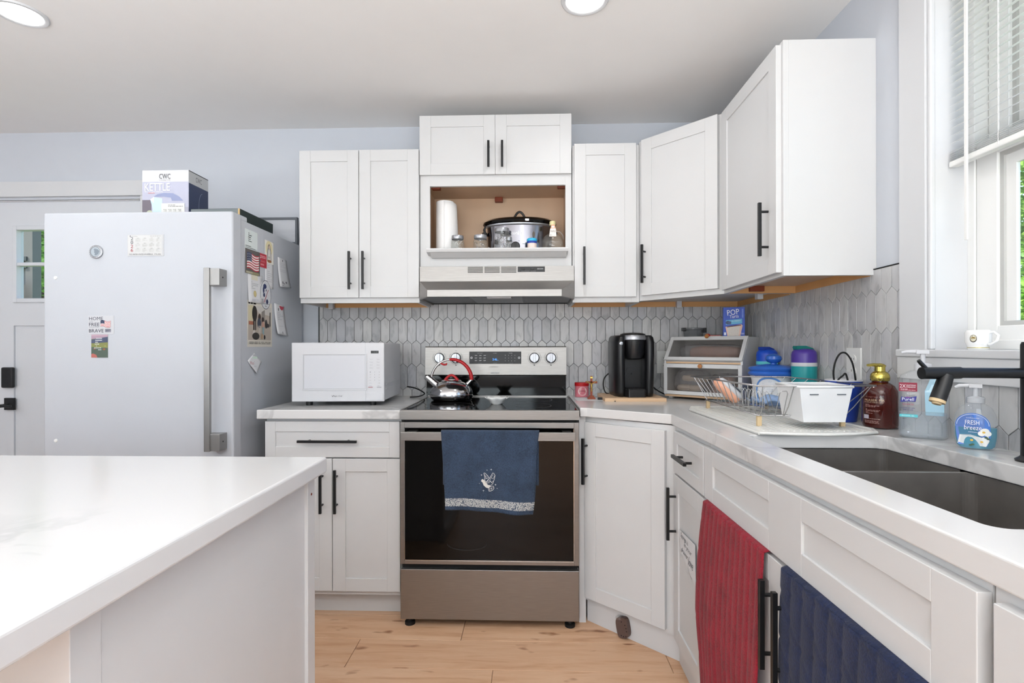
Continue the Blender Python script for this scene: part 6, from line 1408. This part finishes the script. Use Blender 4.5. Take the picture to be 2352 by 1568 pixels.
def cad(z, g_): return [(1.345+g_, -1.374+g_*.6, z), (1.500-g_, -1.370+g_*.6, z), (1.518-g_, -1.215-g_*.3, z), (1.350+g_, -1.218-g_*.3, z)]
V = cad(.972, .016)+cad(1.076, 0)+cad(1.076, .004)+cad(.976, .019)
obj('tub', MB().add([Vector(p) for p in V], [(3, 2, 1, 0)]+[(k+i, k+(i+1) % 4, k+4+(i+1) % 4, k+4+i) for k in (0, 4, 8) for i in range(4)]+[(12, 13, 14, 15)]), M_['tub'], t, world=True, bevel=.002)
obj('rolled_rim', MB().tube([(p[0], p[1], 1.0765) for p in cad(0, 0)], .0042, 8, closed=True), M_['tub'], t, world=True)
obj('slot', MB().box(1.375, 1.400, -1.3735, -1.3690, 1.053, 1.056).box(1.455, 1.480, -1.3715, -1.3670, 1.053, 1.056), M_['frameg'], t, world=True)
# things standing in the rack
t = thing('lunch_flask', 'peach and white rounded food flask leaning in the far end of the dish rack', 'flask', (1.318, -.86, bz+.012))
Mx = Matrix.Translation((1.362, -.870, bz+.018)) @ Matrix.Rotation(math.radians(-8), 4, 'Z') @ Matrix.Rotation(math.radians(-46), 4, 'Y')
obj('peach_half', loft(MB(), [ovr(.020, .040, 0), ovr(.034, .056, .006), ovr(.040, .062, .03), ovr(.040, .062, .085), ovr(.032, .052, .108), ovr(.012, .020, .116)]).xf(Mx), M_['peach'], t, world=True)
obj('white_half', loft(MB(), [ovr(.016, .036, .004), ovr(.028, .052, .01), ovr(.032, .058, .03), ovr(.032, .058, .085), ovr(.024, .046, .106), ovr(.008, .016, .112)]).xf(Matrix.Translation((.014, -.003, .008)) @ Mx), M_['mw'], t, world=True)
obj('dark_slot', loft(MB(), [ovr(.004, .02, .03), ovr(.006, .026, .05), ovr(.004, .02, .075)]).xf(Matrix.Translation((.032, -.012, .014)) @ Mx), M_['frameg'], t, world=True)
t = thing('blue_cloth', 'folded blue and white dish cloth lying in the middle of the dish rack', 'cloth', (1.44, -.93, bz+.004))
def clf(u, v): return Vector((1.405+.125*u+.008*math.sin(9*v), -1.01+.17*v, bz+.010+KZ(-.95)+.010*math.sin(7*u+3*v)+.006*math.sin(13*v+2*u)))
M_['cloth'] = mat('blue_white_cloth', '#8fa9cf', .9, noise=.25, nscale=40)
obj('cloth', MB().grid(clf, 24, 24), M_['cloth'], t, world=True, solid=.008)
# ---- towels over the sink doors
DXF = FX-.019
def door_towel(name, label, y0, y1, zt_, zb, m, lean, foldn, amp, curve, seed, quilt=0, xo=0):
    t = thing(name, label, 'towel', (DXF-.012, (y0+y1)/2, zb))
    rr = random.Random(seed); ph = rr.uniform(0, 6)
    def f(u, v):
        y = y0+(y1-y0)*u; top = zt_
        zz = top-(top-zb)*v
        ribs = .0035*abs(math.sin(PI*foldn*u))**.6
        ribs -= quilt*(max(0, 1-abs(((v*5.5+u*1.2) % 1)-.5)*14)+max(0, 1-abs(((v*5.5-u*4.5) % 1)-.5)*14))
        sw = amp*v*math.sin(5.2*u+ph)+amp*.7*v*math.sin(11*u+ph*2+1.5*v)
        yy = y+lean(u, v)
        x = DXF-.010-ribs-max(0, sw)-.010*v-xo
        return Vector((x, yy, zz+curve(u, v)))
    def lcol(u, v): return None
    obj('front', MB().grid(f, 110, 70), m, t, world=True, warped=True, solid=.003)
    def g_(u, v):
        a = PI*v; p = f(u, 0); return Vector((DXF+.0095-(.0195+.0035*abs(math.sin(PI*foldn*u))**.6)*math.cos(a)*.5-.0095*1.0, p.y, zt_+.006*math.sin(a)+curve(u, 0)))
    obj('fold', MB().grid(lambda u, v: Vector(((f(u, 0).x)*(1-v)+(FX+.006)*v, f(u, 0).y, zt_+.0045*math.sin(PI*v))), 110, 4), m, t, world=True, warped=True, solid=.003)
    return t
door_towel('red_towel', 'red ribbed terry towel draped over the left door under the sink', -1.336, -1.742, .7165, .165, M_['towelred'],
    lambda u, v: (.045*math.sin(min(1, v*1.25)*PI*.72))*(1-u)**1.2 + (-.03 if 0 else 0)*v - .10*max(0, v-.62)*(1-u)*1.4 + .02*v*u,
    13, .012, lambda u, v: 0.0, 3, quilt=.0007)
door_towel('navy_towel', 'navy blue quilted terry towel draped over the right door under the sink', -1.824, -2.30, .7165, .20, M_['towelnavy'],
    lambda u, v: .004*math.sin(5*v), 11, .010, lambda u, v: 0.0, 5, quilt=.0022)
t = thing('handwritten_note', 'white note with handwriting taped to the narrow door left of the red towel', 'note', (DXF-.001, -1.16, .50))
D = Decal()
for i, (x, y, w2, h2, s_) in enumerate(((.020, .088, .085, .022, 'Sponge is'), (.060, .068, .085, .020, 'in your'), (.030, .045, .075, .018, 'drawer'), (.110, .030, .05, .030, 'love'))): D.text(s_, x, y, w2, h2, '#50525a', .35, rot=-.05)
D.line([(.012, .085), (.008, .065), (.016, .050), (.032, .040)], .0012, '#50525a').line([(.108, .05), (.106, .02), (.118, .006), (.15, -.002)], .0014, '#50525a')
obj('sheet', MB().prism([(-1.045, .535), (-1.225, .545), (-1.230, .415), (-1.05, .47)], DXF-.0016, DXF-.0006, 'x'), M_['paper'], t, world=True, warped=True)
mbn = D.mesh(plane_fn((DXF-.0018, -1.045, .425), (0, -1, 0), (0, 0, 1)))
obj('handwriting', mbn, M_['print'], t, world=True, warped=True)
# ---- outlets, detector, window things
def plate(t, M):
    obj('cover_plate', MB().box(-.041, .041, 0, .006, -.062, .062).xf(M), M_['outlet'], t, world=True, bevel=.002)
    mb = MB()
    for z in (-.021, .021): mb.lathe([(.017, 0), (.017, .0022), (.0001, .0024)], (0, .006, z), 24, axis='y')
    obj('socket', mb.xf(M), M_['outlet'], t, world=True)
    mb = MB()
    for z in (-.021, .021): mb.box(-.0075, -.0055, .0082, .0086, z-.001, z+.007).box(.0055, .0075, .0082, .0086, z-.001, z+.006).box(-.002, .002, .0082, .0086, z-.010, z-.006)
    obj('slots', mb.xf(M), M_['gap'], t, world=True)
t = thing('wall_outlet', 'white double outlet on the tiled right wall behind the blue cup', 'outlet', (R-.01, -1.046, 1.128)); plate(t, frameM((R-.0095, -1.046, 1.128), (0, -1, 0), (-1, 0, 0)))
t = thing('wall_outlet', 'white double outlet on the tiled back wall between coffee maker and bread box', 'outlet', (1.300, -.01, 1.110)); plate(t, frameM((1.300, -.0095, 1.110), (1, 0, 0), (0, -1, 0)))
tag(obj('wall_charger', MB().box(R-.040, R-.0175, -1.066, -1.030, 1.072, 1.104), M_['mw'], world=True, loc=(R-.03, -1.05, 1.088), bevel=.003), 'white wall charger plugged into the lower socket behind the blue cup', 'charger')
cpt = A3+ud*.188
t = thing('leak_sensor', 'small brown plastic gadget standing against the corner plinth on the floor', 'gadget', (cpt.x, cpt.y, 0))
Mg = frameM(A3+ud*.190-nd*.0105+Vector((0, 0, .046)), ud, nd) @ Matrix.Rotation(-.25, 4, 'Y')
obj('case', MB().prism([(.028*math.copysign(abs(math.cos(a))**.55, math.cos(a))+.004*math.sin(a), .040*math.copysign(abs(math.sin(a))**.6, math.sin(a))) for a in [2*PI*i/28 for i in range(28)]], 0, .022, 'y').xf(Mg), M_['brown'], t, world=True, bevel=.005, seg=3)
mb = MB()
for x, z in ((.018, .012), (.020, .0), (.020, -.012), (.004, .024), (-.010, -.030), (.0, -.033), (.012, -.032)): mb.lathe([(.0022, 0), (.0022, .0008), (.0001, .0008)], (x, .0222, z), 8, axis='y')
obj('vent_holes', mb.xf(Mg), M_['gap'], t, world=True)
obj('tape', MB().box(-.022, .004, .0, .023, .030, .044).xf(Mg), M_['clear'], t, world=True, bevel=.003)
t = thing('mug', 'white mug with a small dark crest on the window stool', 'mug', (1.742, -1.507, 1.1865), math.radians(-90))
obj('cup', MB().lathe([(.001, .0), (.026, .0), (.028, .004), (.028, .010), (.030, .014), (.0345, .026), (.035, .056), (.032, .062), (.030, .064), (.029, .060), (.031, .05), (.029, .016), (.001, .012)], (0, 0, 0), 36), M_['white'], t)
obj('handle', MB().tube([(.031, .008, .055), (.046, .012, .057), (.058, .015, .045), (.055, .014, .030), (.040, .010, .018), (.031, .008, .016)], .0042, 10), M_['white'], t)
obj('foot_ring', MB().lathe([(.0285, .005), (.0288, .006), (.0285, .007)], (0, 0, 0), 36), M_['gold'], t)
obj('crest', Decal().ell(0, .036, .0095, .0125, '#3a3327', 24).ell(0, .037, .0080, .0105, '#c5bfa8', 20).poly([(-.007, .030), (.007, .030), (.004, .026), (-.004, .026)], '#2e2a1e').poly([(-.006, .038), (0, .042), (.006, .038), (.005, .036), (-.005, .036)], '#8d7433').mesh(cyl_fn((0, 0, 0), .0345, math.radians(-60))), M_['print'], t)
for ch_ in t.children:
    for v in ch_.data.vertices: v.co *= .80
# ---- blind
t = thing('window_blind', 'white slatted blind with wand, raised halfway in the sink window', 'blind', (R+.045, -1.86, 1.71))
bx_ = R+.048; by0, by1 = -1.402, -2.312
obj('head_rail', MB().box(bx_-.022, bx_+.022, by1, by0, 2.285, 2.325), M_['blind'], t, world=True, bevel=.002)
obj('valance', MB().box(bx_-.030, bx_-.022, by1+.002, by0-.002, 2.235, 2.318), M_['blind'], t, world=True, bevel=.002)
sl = MB(); n_ = 4
def slat_mb():
    V = []; W_ = .0115
    for k in range(n_+1):
        q = -1+2*k/n_; V.append((q*W_, (1-q*q)*.0016+q*.0046))
    return MB().grid(lambda u, v: Vector((V[int(u*n_+.5)][0], (by1-by0)*v, V[int(u*n_+.5)][1])), n_, 6)
s0 = None; zs = [2.262-.0212*i for i in range(24)]
zs += [1.750-.0050*i for i in range(6)]
for z in zs:
    if s0 is None: o = s0 = obj('slat', slat_mb(), M_['slat'], t)
    else: o = s0.copy(); COL.objects.link(o)
    o.location = (bx_-t.matrix_world.translation.x, by0-t.matrix_world.translation.y, z-t.matrix_world.translation.z)
obj('bottom_rail', MB().box(bx_-.0125, bx_+.0125, by1, by0, 1.703, 1.719), M_['blind'], t, world=True, bevel=.003)
for y in (-1.56, -2.16):
    obj('ladder_cord', MB().tube([(bx_-.013, y, 2.28), (bx_-.013, y, 1.71)], .0008, 5).tube([(bx_+.013, y, 2.28), (bx_+.013, y, 1.71)], .0008, 5).tube([(bx_, y+.012, 2.28), (bx_, y+.012, 1.71)], .0008, 5), M_['blind'], t, world=True)
obj('wand', MB().box(bx_-.030, bx_-.026, -1.486, -1.476, 1.482, 2.30), M_['blind'], t, world=True, bevel=.001)

# ---- repeats share a group
GR = {'mason_jar': 'glass jars in the niche over the hood', 'insulated_bottle': 'insulated bottles by the canister', 'wall_outlet': 'outlets in the tiled walls',
      'power_cord': 'black appliance cords on the worktops', 'soap_bottle': 'soap bottles behind the sink', 'wall_cabinet': 'white wall cabinets', 'leafy_tree': 'trees outdoors', 'countertop': 'white quartz worktops'}
for o in list(SC.objects):
    if o.parent is None and o.get('label') and not o.get('group'):
        k = o.name.split('.')[0]
        if k in GR: o['group'] = GR[k]
